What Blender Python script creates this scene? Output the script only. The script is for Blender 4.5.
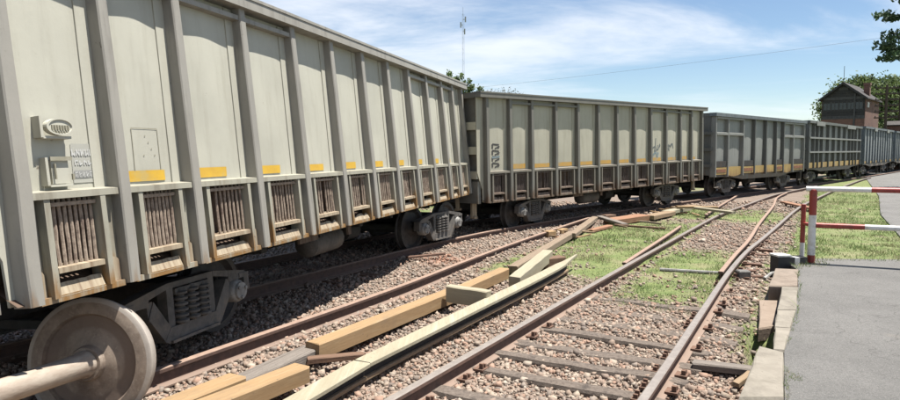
import bpy, bmesh, math, random
import numpy as np
from mathutils import Matrix, Vector, Quaternion

for o in list(bpy.data.objects): bpy.data.objects.remove(o)
scene = bpy.context.scene
COL = scene.collection
PI = math.pi
rad = math.radians

# ------------------------------------------------------------------ camera
def rx(a): c, s = math.cos(a), math.sin(a); return Matrix(((1,0,0),(0,c,-s),(0,s,c)))
def ry(a): c, s = math.cos(a), math.sin(a); return Matrix(((c,0,s),(0,1,0),(-s,0,c)))
def rz(a): c, s = math.cos(a), math.sin(a); return Matrix(((c,-s,0),(s,c,0),(0,0,1)))
CAM_H = 1.94
cam = bpy.data.cameras.new('camera'); cam.sensor_width = 36; cam.lens = 36*640/900
cam.clip_start = .05; cam.clip_end = 3000
camo = bpy.data.objects.new('camera', cam); COL.objects.link(camo)
M = ry(-.0033) @ rx(.0754)
right, fwd, upv = M[0], M[1], M[2]
mw = Matrix.Identity(4)
for i in range(3):
    mw[i][0] = right[i]; mw[i][1] = upv[i]; mw[i][2] = -fwd[i]
mw[2][3] = CAM_H
camo.matrix_world = mw
scene.camera = camo

# ------------------------------------------------------------------ sky, sun, exposure
SUN_AZ, SUN_EL = rad(88), rad(73)          # azimuth clockwise from +Y
S = Vector((math.sin(SUN_AZ)*math.cos(SUN_EL), math.cos(SUN_AZ)*math.cos(SUN_EL), math.sin(SUN_EL)))
world = bpy.data.worlds.new('World'); scene.world = world; world.use_nodes = True
wn, wl = world.node_tree.nodes, world.node_tree.links
wn.clear()
wo = wn.new('ShaderNodeOutputWorld'); bg = wn.new('ShaderNodeBackground'); bg.inputs[1].default_value = .055
sky = wn.new('ShaderNodeTexSky'); sky.sky_type = 'NISHITA'; sky.sun_disc = False
sky.sun_elevation = SUN_EL; sky.sun_rotation = SUN_AZ; sky.air_density = 1.0; sky.dust_density = .0; sky.ozone_density = 2.5; sky.altitude = 300
tc = wn.new('ShaderNodeTexCoord'); sx = wn.new('ShaderNodeSeparateXYZ'); wl.new(tc.outputs['Generated'], sx.inputs[0])
def wmath(op, a, b=None, clamp=False):
    n = wn.new('ShaderNodeMath'); n.operation = op; n.use_clamp = clamp
    for i, v in enumerate((a, b)):
        if v is None: continue
        if isinstance(v, (int, float)): n.inputs[i].default_value = v
        else: wl.new(v, n.inputs[i])
    return n.outputs[0]
zc = wmath('ADD', wmath('MAXIMUM', sx.outputs[2], 0.0), .09)
cx_ = wmath('DIVIDE', sx.outputs[0], zc); cy_ = wmath('DIVIDE', sx.outputs[1], zc)
cv = wn.new('ShaderNodeCombineXYZ'); wl.new(cx_, cv.inputs[0]); wl.new(cy_, cv.inputs[1])
mp = wn.new('ShaderNodeMapping'); wl.new(cv.outputs[0], mp.inputs[0])
mp.inputs['Scale'].default_value = (.42, .62, 1); mp.inputs['Rotation'].default_value = (0, 0, rad(18)); mp.inputs['Location'].default_value = (2.35, .55, 0)
n1 = wn.new('ShaderNodeTexNoise'); n1.inputs['Scale'].default_value = 1.0; n1.inputs['Detail'].default_value = 9; n1.inputs['Roughness'].default_value = .6
n1.inputs['Distortion'].default_value = .5
wl.new(mp.outputs[0], n1.inputs[0])
cr = wn.new('ShaderNodeMapRange'); cr.inputs[1].default_value = .40; cr.inputs[2].default_value = .68; wl.new(n1.outputs[0], cr.inputs[0]); cr.interpolation_type = 'SMOOTHSTEP'
lowf = wmath('ADD', wmath('MULTIPLY', wmath('MULTIPLY', sx.outputs[2], 6.0, True), .62), .38)
cm = wmath('MULTIPLY', wmath('MULTIPLY', cr.outputs[0], .82), lowf)
mixs = wn.new('ShaderNodeMix'); mixs.data_type = 'RGBA'
wl.new(cm, mixs.inputs[0]); wl.new(sky.outputs[0], mixs.inputs[6]); mixs.inputs[7].default_value = (8.0, 8.3, 8.8, 1)
wl.new(mixs.outputs[2], bg.inputs[0]); wl.new(bg.outputs[0], wo.inputs[0])
sun = bpy.data.lights.new('sun', 'SUN'); sun.energy = 5.0; sun.angle = rad(.53); sun.color = (1, .955, .88)
suno = bpy.data.objects.new('sun', sun); COL.objects.link(suno); suno.rotation_euler = S.to_track_quat('Z', 'Y').to_euler(); suno.location = S*60
vs = scene.view_settings; vs.view_transform = 'Standard'; vs.look = 'None'; vs.gamma = 1; vs.exposure = 1.28; vs.use_curve_mapping = False

# ------------------------------------------------------------------ helpers
def link(o, parent=None):
    COL.objects.link(o)
    if parent: o.parent = parent
    return o
def tag(o, label, cat, group=None):
    o['label'] = label; o['category'] = cat
    if group: o['group'] = group
    return o
def thing(name, label, cat, loc=(0,0,0), rot=None, group=None):
    o = bpy.data.objects.new(name, None); o.empty_display_size = .2
    m = (rot or Matrix.Identity(3)).to_4x4(); m.translation = loc
    o.matrix_world = m
    COL.objects.link(o)
    return tag(o, label, cat, group)

class MB:
    """collects vertices and faces of one mesh"""
    def __init__(s): s.v = []; s.f = []
    def add(s, vs_, fs):
        b = len(s.v); s.v += [tuple(v) for v in vs_]; s.f += [tuple(i+b for i in f) for f in fs]; return s
    def box(s, x0, x1, y0, y1, z0, z1, m=None):
        v = [(x,y,z) for z in (z0,z1) for y in (y0,y1) for x in (x0,x1)]
        if m: v = [m @ Vector(p) for p in v]
        return s.add(v, [(0,2,3,1),(4,5,7,6),(0,1,5,4),(2,6,7,3),(0,4,6,2),(1,3,7,5)])
    def prism(s, poly, x0, x1):
        """poly of (y,z) extruded along x"""
        n = len(poly); v = [(x0,y,z) for y,z in poly]+[(x1,y,z) for y,z in poly]
        return s.add(v, [tuple(range(n))[::-1], tuple(range(n,2*n))]+[(i,(i+1)%n,(i+1)%n+n,i+n) for i in range(n)])
    def rings(s, rings, closed=True, cap=True):
        n = len(rings[0]); v = [p for r in rings for p in r]; f = []
        for k in range(len(rings)-1):
            for i in range(n if closed else n-1):
                j = (i+1)%n; f.append((k*n+i, k*n+j, (k+1)*n+j, (k+1)*n+i))
        if cap and closed: f += [tuple(range(n))[::-1], tuple(range((len(rings)-1)*n, len(rings)*n))]
        return s.add(v, f)
    def lathe(s, prof, m=None, n=16, cap=True):
        """prof of (r, h): axis = local x; m places it"""
        m = m or Matrix.Identity(4); rg = []
        for r, h in prof:
            rg.append([m @ Vector((h, r*math.cos(2*PI*i/n), r*math.sin(2*PI*i/n))) for i in range(n)])
        return s.rings(rg, True, cap)
    def tube(s, pts, r, n=6):
        pts = [Vector(p) for p in pts]; rg = []
        for i, p in enumerate(pts):
            d = (pts[min(i+1,len(pts)-1)]-pts[max(i-1,0)]).normalized()
            a = d.orthogonal().normalized() if abs(d.z) > .95 else d.cross(Vector((0,0,1))).normalized(); b = d.cross(a)
            rr = r[i] if isinstance(r, (list, tuple)) else r
            rg.append([p+a*rr*math.cos(2*PI*k/n)+b*rr*math.sin(2*PI*k/n) for k in range(n)])
        return s.rings(rg)
    def grid(s, fn, us, vs_):
        n = len(us); v = [fn(u,w) for w in vs_ for u in us]
        return s.add(v, [(j*n+i, j*n+i+1, (j+1)*n+i+1, (j+1)*n+i) for j in range(len(vs_)-1) for i in range(n-1)])
    def mesh(s, name, mat, smooth=False):
        me = bpy.data.meshes.new(name); me.from_pydata(s.v, [], s.f)
        bm = bmesh.new(); bm.from_mesh(me); bmesh.ops.recalc_face_normals(bm, faces=bm.faces); bm.to_mesh(me); bm.free()
        me.materials.append(mat)
        if smooth:
            me.polygons.foreach_set('use_smooth', [True]*len(me.polygons))
            me.set_sharp_from_angle(angle=rad(38))
        return me
    def build(s, name, mat, parent=None, smooth=False):
        return link(bpy.data.objects.new(name, s.mesh(name, mat, smooth)), parent)

def axm(loc, direction):
    """matrix taking local x to direction at loc"""
    q = Vector(direction).to_track_quat('X', 'Z'); m = q.to_matrix().to_4x4(); m.translation = loc; return m

# ------------------------------------------------------------------ materials
def newmat(name):
    m = bpy.data.materials.new(name); m.use_nodes = True
    nt = m.node_tree; b = nt.nodes['Principled BSDF']
    return m, nt, b
KA = .62          # overall reflectance scale of all listed paint and ground tones
class NT:
    def __init__(s, nt): s.nt = nt; s.n = nt.nodes; s.l = nt.links
    def node(s, t, **kw):
        n = s.n.new(t)
        for k, v in kw.items(): setattr(n, k, v)
        return n
    def put(s, sock, v):
        if v is None: return
        if isinstance(v, bpy.types.NodeSocket): s.l.new(v, sock)
        else: sock.default_value = v
    def math(s, op, a, b=None, clamp=False):
        n = s.node('ShaderNodeMath', operation=op, use_clamp=clamp); s.put(n.inputs[0], a); s.put(n.inputs[1], b); return n.outputs[0]
    def noise(s, vec, scale, detail=5, rough=.6, dist=0):
        n = s.node('ShaderNodeTexNoise'); s.put(n.inputs[0], vec); n.inputs['Scale'].default_value = scale; n.inputs['Detail'].default_value = detail
        n.inputs['Roughness'].default_value = rough; n.inputs['Distortion'].default_value = dist; return n.outputs[0]
    def ramp(s, v, a, b, smooth=True):
        n = s.node('ShaderNodeMapRange'); s.put(n.inputs[0], v); n.inputs[1].default_value = a; n.inputs[2].default_value = b
        if smooth: n.interpolation_type = 'SMOOTHSTEP'
        return n.outputs[0]
    def mix(s, f, a, b):
        a, b = [tuple(x*KA for x in q) if isinstance(q, tuple) else q for q in (a, b)]
        n = s.node('ShaderNodeMix', data_type='RGBA'); s.put(n.inputs[0], f)
        s.put(n.inputs[6], (*a, 1) if isinstance(a, tuple) and len(a) == 3 else a); s.put(n.inputs[7], (*b, 1) if isinstance(b, tuple) and len(b) == 3 else b)
        return n.outputs[2]
    def coord(s, kind='Object', scale=(1,1,1), rot=(0,0,0)):
        t = s.node('ShaderNodeTexCoord'); mp_ = s.node('ShaderNodeMapping'); s.l.new(t.outputs[kind], mp_.inputs[0])
        mp_.inputs['Scale'].default_value = scale; mp_.inputs['Rotation'].default_value = rot; return mp_.outputs[0]
    def world(s, scale=(1,1,1)):
        g = s.node('ShaderNodeNewGeometry'); mp_ = s.node('ShaderNodeMapping'); s.l.new(g.outputs['Position'], mp_.inputs[0]); mp_.inputs['Scale'].default_value = scale; return mp_.outputs[0]
    def bump(s, b, h, strength=.3, dist=.02):
        n = s.node('ShaderNodeBump'); n.inputs['Strength'].default_value = strength; n.inputs['Distance'].default_value = dist; s.put(n.inputs['Height'], h); s.l.new(n.outputs[0], b.inputs['Normal'])
def simple(name, c1, c2, scale=6, rough=.7, metal=0, stretch=(1,1,1), bump=.2, bd=.01, coord='Object', c3=None):
    m, nt, b = newmat(name); t = NT(nt)
    v = t.coord(coord, stretch)
    n = t.noise(v, scale, 7, .65)
    c = t.mix(t.ramp(n, .3, .7), c1, c2)
    if c3: c = t.mix(t.ramp(t.noise(v, scale*.31, 5, .7), .52, .68), c, c3)
    t.put(b.inputs['Base Color'], c); b.inputs['Roughness'].default_value = rough; b.inputs['Metallic'].default_value = metal
    t.put(b.inputs['Roughness'], t.math('ADD', t.math('MULTIPLY', n, .25), rough-.12))
    if bump: t.bump(b, t.noise(v, scale*4, 4, .6), bump, bd)
    return m
def stained(mat, col, amt, sc=2.2):
    nt = mat.node_tree; t = NT(nt); b = nt.nodes['Principled BSDF']; src = b.inputs['Base Color'].links[0].from_socket
    v = t.coord('Object', (1, .6, 1)); n = t.ramp(t.noise(v, sc, 6, .7), .46, .72); n2 = t.ramp(t.noise(v, 26, 3, .6), .66, .72)
    c = t.mix(t.math('MULTIPLY', n, amt), src, col); c = t.mix(t.math('MULTIPLY', n2, .6), c, tuple(x*.45 for x in col)); t.put(b.inputs['Base Color'], c)
def paint(name, base, dirt, rust, rust_top, dirt_amt=.5, rust_amt=.5, rough=.55):
    """weathered wagon paint; object z = height on the wagon"""
    m, nt, b = newmat(name); t = NT(nt)
    v = t.coord('Object'); vs_ = t.coord('Object', (1, 1, .12))
    sep = t.node('ShaderNodeSeparateXYZ'); t.l.new(v, sep.inputs[0]); z = sep.outputs[2]
    big = t.noise(v, 1.3, 5, .6); streak = t.noise(vs_, 9, 6, .65); fine = t.noise(v, 24, 6, .7)
    c = t.mix(t.ramp(big, .3, .75), base, tuple(x*.86 for x in base))
    c = t.mix(t.math('MULTIPLY', t.ramp(streak, .46, .80), dirt_amt), c, dirt)
    c = t.mix(t.math('MULTIPLY', t.ramp(fine, .6, .75), dirt_amt*.5), c, dirt)
    low = t.ramp(z, rust_top, rust_top-.62)
    rn = t.math('ADD', t.noise(vs_, 6, 7, .7), t.math('MULTIPLY', low, .34))
    rm = t.math('MULTIPLY', t.math('MULTIPLY', t.ramp(rn, .62, .86), rust_amt), t.ramp(z, rust_top+.5, rust_top))
    c = t.mix(rm, c, rust)
    spots = t.math('MULTIPLY', t.ramp(t.noise(v, 5, 9, .78), .655, .675), .8)
    c = t.mix(t.math('MULTIPLY', spots, rust_amt), c, (.09, .045, .025))
    t.put(b.inputs['Base Color'], c); t.put(b.inputs['Roughness'], t.math('ADD', t.math('MULTIPLY', fine, .25), rough-.1))
    t.bump(b, t.math('ADD', fine, t.math('MULTIPLY', streak, .6)), .12, .008)
    return m
MAT = {}
CREAM = (.66, .63, .49)
MAT['cream'] = paint('cream_paint', (.615, .60, .505), (.36, .335, .26), (.30, .17, .07), .4, .38, .8)
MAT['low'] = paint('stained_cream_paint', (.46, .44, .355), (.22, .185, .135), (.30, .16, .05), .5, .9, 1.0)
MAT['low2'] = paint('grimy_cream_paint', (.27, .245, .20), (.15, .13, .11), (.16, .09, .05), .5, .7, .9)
MAT['rib'] = paint('grey_rib_paint', (.40, .38, .335), (.2, .18, .15), (.26, .15, .065), .3, .8, .95)
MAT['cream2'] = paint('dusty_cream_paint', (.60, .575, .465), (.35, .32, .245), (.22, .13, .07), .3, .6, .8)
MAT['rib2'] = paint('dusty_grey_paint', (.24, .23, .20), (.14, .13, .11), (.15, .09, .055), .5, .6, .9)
MAT['grating'] = simple('rusty_grating', (.50, .40, .31), (.30, .225, .175), 30, .85, c3=(.2, .14, .11))
MAT['grating2'] = simple('dark_grating', (.22, .17, .145), (.11, .085, .075), 30, .85)
MAT['rust_sheet'] = simple('rust_sheet', (.16, .10, .065), (.08, .05, .035), 5, .85, stretch=(1, 6, .5), c3=(.22, .15, .1))
MAT['worn_sheet'] = simple('worn_sheet', (.50, .42, .30), (.33, .25, .165), 5, .8, stretch=(1, 7, .4), c3=(.2, .12, .07))
MAT['worn_sheet2'] = simple('worn_sheet_dark', (.26, .2, .15), (.15, .10, .075), 5, .8, stretch=(1, 7, .4), c3=(.1, .06, .045))
MAT['under'] = simple('underframe_grime', (.05, .046, .042), (.03, .028, .026), 9, .85, c3=(.075, .055, .04))
MAT['bogie'] = simple('bogie_cast_steel', (.17, .155, .14), (.09, .083, .076), 8, .75, c3=(.21, .175, .14))
MAT['wheel_dark'] = simple('wheel_dark_steel', (.09, .08, .072), (.05, .043, .04), 9, .65, metal=.2)
MAT['cap'] = simple('bearing_cap_grey', (.36, .35, .33), (.2, .19, .175), 15, .6)
MAT['end'] = simple('end_sheet_grey', (.30, .30, .27), (.21, .2, .18), 3, .75, c3=(.26, .2, .14))
MAT['yellow'] = simple('yellow_reflector', (.80, .50, .05), (.70, .42, .05), 7, .5, bump=.05, c3=(.62, .46, .16))
MAT['amber'] = simple('amber_paint_patch', (.74, .40, .06), (.62, .42, .16), 9, .6, bump=.05, c3=(.5, .42, .28))
MAT['black_mark'] = simple('black_marking_paint', (.05, .05, .05), (.10, .095, .09), 20, .7, bump=0)
MAT['white_mark'] = simple('white_marking_paint', (.68, .68, .66), (.58, .58, .55), 20, .7, bump=0)
MAT['grey_patch'] = simple('grey_marking_patch', (.50, .495, .44), (.46, .455, .40), 5, .65, bump=.05)
MAT['dgrey_patch'] = simple('dark_marking_patch', (.38, .38, .36), (.33, .33, .32), 12, .65, bump=.05)
MAT['seam'] = simple('scribe_line', (.30, .28, .2), (.4, .38, .3), 12, .8, bump=0)
MAT['graffiti'] = simple('graffiti_paint', (.13, .15, .15), (.2, .22, .22), 20, .7, bump=0)
MAT['teal'] = simple('faded_blue_paint', (.22, .32, .38), (.33, .38, .38), 20, .7, bump=0)
MAT['grey_w'] = paint('grey_wagon_paint', (.33, .34, .32), (.13, .125, .112), (.2, .11, .05), .35, .7, .7)
MAT['grey_r'] = paint('dark_grey_rib_paint', (.165, .17, .16), (.08, .075, .07), (.16, .09, .05), .4, .6, .7)
MAT['lite_r'] = paint('light_grey_bar_paint', (.31, .315, .295), (.26, .25, .22), (.2, .12, .06), .3, .5, .5)
MAT['blue_w'] = paint('bluish_wagon_paint', (.29, .315, .32), (.17, .175, .17), (.2, .11, .05), .35, .7, .7)
MAT['blue_top'] = simple('bluish_chord', (.19, .225, .24), (.13, .15, .165), 5, .7)
MAT['yel_band'] = paint('faded_yellow_band', (.52, .36, .12), (.32, .2, .08), (.26, .14, .06), .4, .9, .9)
MAT['rust_plate'] = simple('rust_plate', (.33, .13, .06), (.20, .09, .05), 8, .85)
MAT['wood_gold'] = simple('new_timber', (.43, .285, .145), (.36, .225, .105), 3.2, .75, stretch=(12, .8, 12), c3=(.48, .35, .2), bump=.15)
MAT['wood_cream'] = simple('pale_timber', (.45, .405, .29), (.385, .34, .235), 3.2, .7, stretch=(12, .7, 12), bump=.12, c3=(.5, .46, .35))
MAT['web_shade'] = simple('beam_web_shade', (.05, .042, .035), (.035, .03, .027), 6, .85)  # near-black tone puts the shade under the overhanging top into the web colour
MAT['wood_tan'] = simple('tan_timber', (.36, .255, .155), (.27, .185, .11), 3.2, .8, stretch=(12, .8, 12), bump=.2, c3=(.3, .2, .12))
MAT['wood_weath'] = simple('sun_bleached_timber', (.33, .25, .175), (.24, .175, .12), 3.2, .85, stretch=(12, .8, 12), bump=.4, c3=(.19, .14, .1))
MAT['sleeper'] = simple('old_sleeper_wood', (.23, .185, .15), (.13, .10, .08), 3.5, .9, stretch=(9, 9, 9), bump=.9, c3=(.085, .066, .054))
MAT['wood_grey'] = simple('weathered_timber', (.30, .26, .225), (.19, .16, .135), 3.5, .85, stretch=(16, .9, 16), bump=.8, c3=(.13, .105, .088))
MAT['wood_brown'] = simple('brown_timber', (.24, .14, .085), (.15, .085, .055), 3.5, .85, stretch=(12, .9, 12), bump=.4)
MAT['wood_red'] = simple('red_brown_timber', (.40, .20, .11), (.29, .15, .09), 3.5, .85, stretch=(10, .9, 10), bump=.4, c3=(.46, .31, .2))
MAT['concrete'] = simple('kerb_concrete', (.335, .30, .245), (.27, .24, .195), 5, .9, c3=(.22, .195, .155), bump=.5)
MAT['concrete_pink'] = simple('pinkish_kerb', (.33, .265, .21), (.275, .22, .175), 5, .9, c3=(.22, .17, .13), bump=.5)
MAT['earth_brown'] = simple('brown_slab', (.33, .255, .195), (.27, .205, .155), 6, .9, bump=.5)
MAT['white_paint'] = simple('white_paint', (1.0, .99, .96), (.92, .91, .87), 10, .45, bump=.1, c3=(.62, .58, .5))
MAT['red_paint'] = simple('red_paint', (.42, .05, .035), (.35, .045, .035), 10, .45, bump=.1, c3=(.46, .11, .075))
MAT['black_paint'] = simple('black_paint', (.03, .03, .032), (.05, .05, .05), 10, .6)
MAT['steel'] = simple('dull_steel', (.28, .27, .25), (.18, .165, .15), 14, .6, metal=.3)
MAT['rust_iron'] = simple('rusty_iron', (.23, .125, .08), (.14, .08, .055), 12, .85)
MAT['brick'] = None
def brickmat():
    m, nt, b = newmat('signal_box_brick'); t = NT(nt)
    br = t.node('ShaderNodeTexBrick'); 
    v = t.coord('Object'); sep = t.node('ShaderNodeSeparateXYZ'); t.l.new(v, sep.inputs[0])
    cb = t.node('ShaderNodeCombineXYZ'); t.l.new(t.math('ADD', sep.outputs[0], sep.outputs[1]), cb.inputs[0]); t.l.new(sep.outputs[2], cb.inputs[1])
    t.l.new(cb.outputs[0], br.inputs[0]); br.inputs['Scale'].default_value = 4.5
    br.inputs['Color1'].default_value = (.19, .095, .068, 1); br.inputs['Color2'].default_value = (.14, .073, .054, 1); br.inputs['Mortar'].default_value = (.13, .1, .085, 1)
    c = t.mix(t.math('MULTIPLY', t.ramp(t.noise(v, 1.2, 5), .45, .7), .45), br.outputs[0], (.10, .06, .05))
    t.put(b.inputs['Base Color'], c); b.inputs['Roughness'].default_value = .9; return m
MAT['brick'] = brickmat()
MAT['board'] = simple('dark_boards', (.055, .055, .055), (.03, .03, .032), 5, .8, stretch=(1, 1, 8), c3=(.09, .08, .07))
MAT['board_grey'] = simple('grey_boards', (.12, .12, .12), (.07, .07, .07), 5, .8)
MAT['slate'] = simple('roof_slate', (.065, .055, .05), (.04, .036, .035), 6, .8)
MAT['bark'] = simple('bark', (.13, .095, .07), (.07, .052, .04), 9, .95, stretch=(4, 4, .6), bump=.6)
MAT['wire'] = simple('wire_dark', (.12, .12, .13), (.1, .1, .1), 3, .7, bump=0)
MAT['mast'] = simple('mast_grey', (.5, .52, .55), (.42, .44, .47), 3, .6, bump=0)
MAT['glass'] = simple('dusty_glass', (.06, .07, .075), (.04, .05, .055), 3, .15, bump=0)

stained(MAT['wood_gold'], (.24, .17, .11), .6); stained(MAT['wood_cream'], (.30, .25, .17), .45); stained(MAT['concrete'], (.15, .13, .105), .6, 4); stained(MAT['concrete_pink'], (.15, .12, .095), .5, 4); stained(MAT['white_paint'], (.5, .42, .33), .45, 9); stained(MAT['red_paint'], (.16, .05, .04), .5, 9)
def rail_mat():
    m, nt, b = newmat('rail_steel'); t = NT(nt)
    v = t.coord('Object'); sep = t.node('ShaderNodeSeparateXYZ'); t.l.new(v, sep.inputs[0])
    n = t.noise(v, 14, 6, .65)
    c = t.mix(t.ramp(n, .3, .7), (.21, .12, .085), (.12, .072, .055))
    foot = t.ramp(sep.outputs[2], .045, .02); c = t.mix(t.math('MULTIPLY', foot, .8), c, (.33, .24, .185))
    head = t.ramp(sep.outputs[2], .148, .157)
    hc = t.mix(t.ramp(n, .35, .7), (.34, .295, .26), (.42, .37, .325))
    c = t.mix(head, c, hc)
    t.put(b.inputs['Base Color'], c); t.put(b.inputs['Metallic'], t.math('MULTIPLY', head, .2)); t.put(b.inputs['Roughness'], t.math('SUBTRACT', .85, t.math('MULTIPLY', head, .45)))
    t.bump(b, t.noise(v, 40, 4), .3, .004); return m
MAT['rail'] = rail_mat()
def rail_rust_mat():
    m, nt, b = newmat('rail_rusty'); t = NT(nt)
    v = t.coord('Object'); sep = t.node('ShaderNodeSeparateXYZ'); t.l.new(v, sep.inputs[0]); n = t.noise(v, 14, 6, .65)
    c = t.mix(t.ramp(n, .3, .7), (.165, .093, .067), (.10, .06, .047))
    c = t.mix(t.math('MULTIPLY', t.ramp(sep.outputs[2], .045, .02), .8), c, (.30, .215, .165))
    c = t.mix(t.ramp(sep.outputs[2], .148, .157), c, t.mix(t.ramp(n, .35, .65), (.40, .275, .205), (.33, .22, .165)))
    t.put(b.inputs['Base Color'], c); b.inputs['Roughness'].default_value = .8; t.bump(b, t.noise(v, 40, 4), .3, .004); return m
MAT['rail_rust'] = rail_rust_mat()
def attr_mat(name, attr, rough=.9, trans=0, bump=0):
    m, nt, b = newmat(name); t = NT(nt)
    a = t.node('ShaderNodeAttribute', attribute_name=attr); c = a.outputs['Color']
    if bump: 
        n = t.noise(t.world(), 60, 4); c = t.mix(t.math('MULTIPLY', t.ramp(n, .35, .7), .2), c, (.14, .115, .1)); t.bump(b, n, bump, .004)
    t.put(b.inputs['Base Color'], c); b.inputs['Roughness'].default_value = rough
    if trans:
        tr = t.node('ShaderNodeBsdfTranslucent'); t.l.new(c, tr.inputs[0]); ms = t.node('ShaderNodeMixShader'); ms.inputs[0].default_value = trans
        t.l.new(b.outputs[0], ms.inputs[1]); t.l.new(tr.outputs[0], ms.inputs[2]); t.l.new(ms.outputs[0], nt.nodes['Material Output'].inputs[0])
    return m
MAT['stone'] = attr_mat('ballast_stone', 'col', .9, 0, .3)
MAT['grass'] = attr_mat('grass_blade', 'col', .8, .3)
MAT['leaf'] = attr_mat('leaf', 'col', .7, .3)

def colattr(me, cols):
    """per-vertex colours (numpy n x 3)"""
    a = me.color_attributes.new('col', 'FLOAT_COLOR', 'POINT')
    c = np.ones((len(cols), 4), np.float32); c[:, :3] = cols; a.data.foreach_set('color', c.ravel())
def fastmesh(name, verts, faces, mat, smooth=False):
    """verts (n,3) and faces (m,k) as numpy arrays"""
    me = bpy.data.meshes.new(name); k = faces.shape[1]
    me.vertices.add(len(verts)); me.vertices.foreach_set('co', np.ascontiguousarray(verts, np.float32).ravel())
    me.loops.add(faces.size); me.loops.foreach_set('vertex_index', np.ascontiguousarray(faces, np.int32).ravel())
    me.polygons.add(len(faces)); me.polygons.foreach_set('loop_start', np.arange(0, faces.size, k, dtype=np.int32))
    if smooth: me.polygons.foreach_set('use_smooth', np.ones(len(faces), bool))
    me.update(calc_edges=True); me.materials.append(mat); return me

# ------------------------------------------------------------------ ground
def vnoise(x, y, sc, seed):
    """smooth value noise on numpy arrays, 0..1"""
    x = np.asarray(x)*sc; y = np.asarray(y)*sc
    xi = np.floor(x).astype(np.int64); yi = np.floor(y).astype(np.int64); fx = x-xi; fy = y-yi
    fx = fx*fx*(3-2*fx); fy = fy*fy*(3-2*fy)
    def h(a, b):
        n = (a*374761393+b*668265263+seed*1442695041) & 0x7fffffff
        n = ((n ^ (n >> 13))*1274126177) & 0x7fffffff
        return ((n ^ (n >> 16)) & 0xffff)/65535.
    return (h(xi,yi)*(1-fx)+h(xi+1,yi)*fx)*(1-fy)+(h(xi,yi+1)*(1-fx)+h(xi+1,yi+1)*fx)*fy
def fbm(x, y, sc, seed): return .5*vnoise(x,y,sc,seed)+.3*vnoise(x,y,sc*2.1,seed+7)+.2*vnoise(x,y,sc*4.3,seed+13)
def sstep(a, b, x): t = np.clip((x-a)/(b-a), 0, 1); return t*t*(3-2*t)
# right track axes: t along, l to the right of its left rail
TD = np.array([.509, .861]); TN = np.array([.861, -.509]); TO = np.array([0., 5.26])
def track_tl(x, y):
    dx, dy = np.asarray(x)-TO[0], np.asarray(y)-TO[1]; return dx*TD[0]+dy*TD[1], dx*TN[0]+dy*TN[1]
def grass_mask(x, y):
    t, l = track_tl(x, y); n = fbm(x, y, .55, 3); n2 = fbm(x, y, 1.7, 11)
    w = (n-.5)*2.2+(n2-.5)*1.2
    bend = np.clip(t-12, 0, None)**2*.004
    between = sstep(3.3, 5.4, t)*sstep(-2.7, -1.9, l+bend)*sstep(.45, -.15, l+bend)*1.08*sstep(15, 12, t)
    inside = sstep(2.6, 4.6, t)*sstep(.0, .3, l)*sstep(1.7, 1.4, l)*.86*sstep(10.5, 6.5, t)
    farb = sstep(12.5, 15, t)*sstep(-1.9, -1.2, l+bend)*sstep(19, 17, t)*sstep(2.4, 1.2, l)*.95
    rightg = sstep(3.2, 5.5, t)*sstep(1.75, 2.3, l)*(1.0+.2*sstep(5, 7, t))
    straw = sstep(.0, 2.5, t)*sstep(1.65, 1.95, l)*.58
    left = sstep(-6, -9, l)*.9
    base = np.maximum.reduce([between, inside, farb, rightg, straw, left])
    far = sstep(26, 36, np.hypot(x, y))*.9*sstep(3., 5, np.abs(l-2)-0)
    return np.clip(np.maximum(base, far)+w*.42*(base > .02)-.12, 0, 1)
PIT = ((2.78, 5.58), (3.32, 6.55))
def ground_h(x, y):
    t, l = track_tl(x, y)
    h = (fbm(x, y, 1.1, 21)-.5)*.07+(fbm(x, y, 3.5, 31)-.5)*.03-.012
    h = h-.05*np.exp(-((l+1.15)/.5)**2)*sstep(6, 3, t)          # hollow between the two tracks
    h = h-.03*np.exp(-((l-2.1)/.4)**2)*sstep(5, 3, t)
    h = h+.055*sstep(3.2, 6.5, t)
    ax, ay = PIT[0]; bx, by = PIT[1]; dx, dy = bx-ax, by-ay; L2 = dx*dx+dy*dy
    s = np.clip(((x-ax)*dx+(y-ay)*dy)/L2, 0, 1); d = np.hypot(x-ax-s*dx, y-ay-s*dy)
    h = h-.42*sstep(.24, .10, d)
    return h
def axis(pieces):
    out = []
    for a, b, st in pieces: out += list(np.arange(a, b, st))
    return np.array(out+[pieces[-1][1]])
gx = axis([(-700,-100,60),(-100,-24,8),(-24,-6,1),(-6,10,.11),(10,24,.4),(24,60,2),(60,140,10),(140,900,76)])
gy = axis([(-300,-40,40),(-40,-4,4),(-4,2.5,.6),(2.5,18,.11),(18,32,.35),(32,80,2.5),(80,160,10),(160,1500,90)])
GX, GY = np.meshgrid(gx, gy)
near = np.clip(1-(np.hypot(GX, GY)-40)/40, 0, 1)
GZ = ground_h(GX, GY)*near
nx_, ny_ = len(gx), len(gy)
gv = np.stack([GX.ravel(), GY.ravel(), GZ.ravel()], 1)
idx = np.arange(nx_*ny_).reshape(ny_, nx_)
gf = np.stack([idx[:-1,:-1].ravel(), idx[:-1,1:].ravel(), idx[1:,1:].ravel(), idx[1:,:-1].ravel()], 1)
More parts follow.
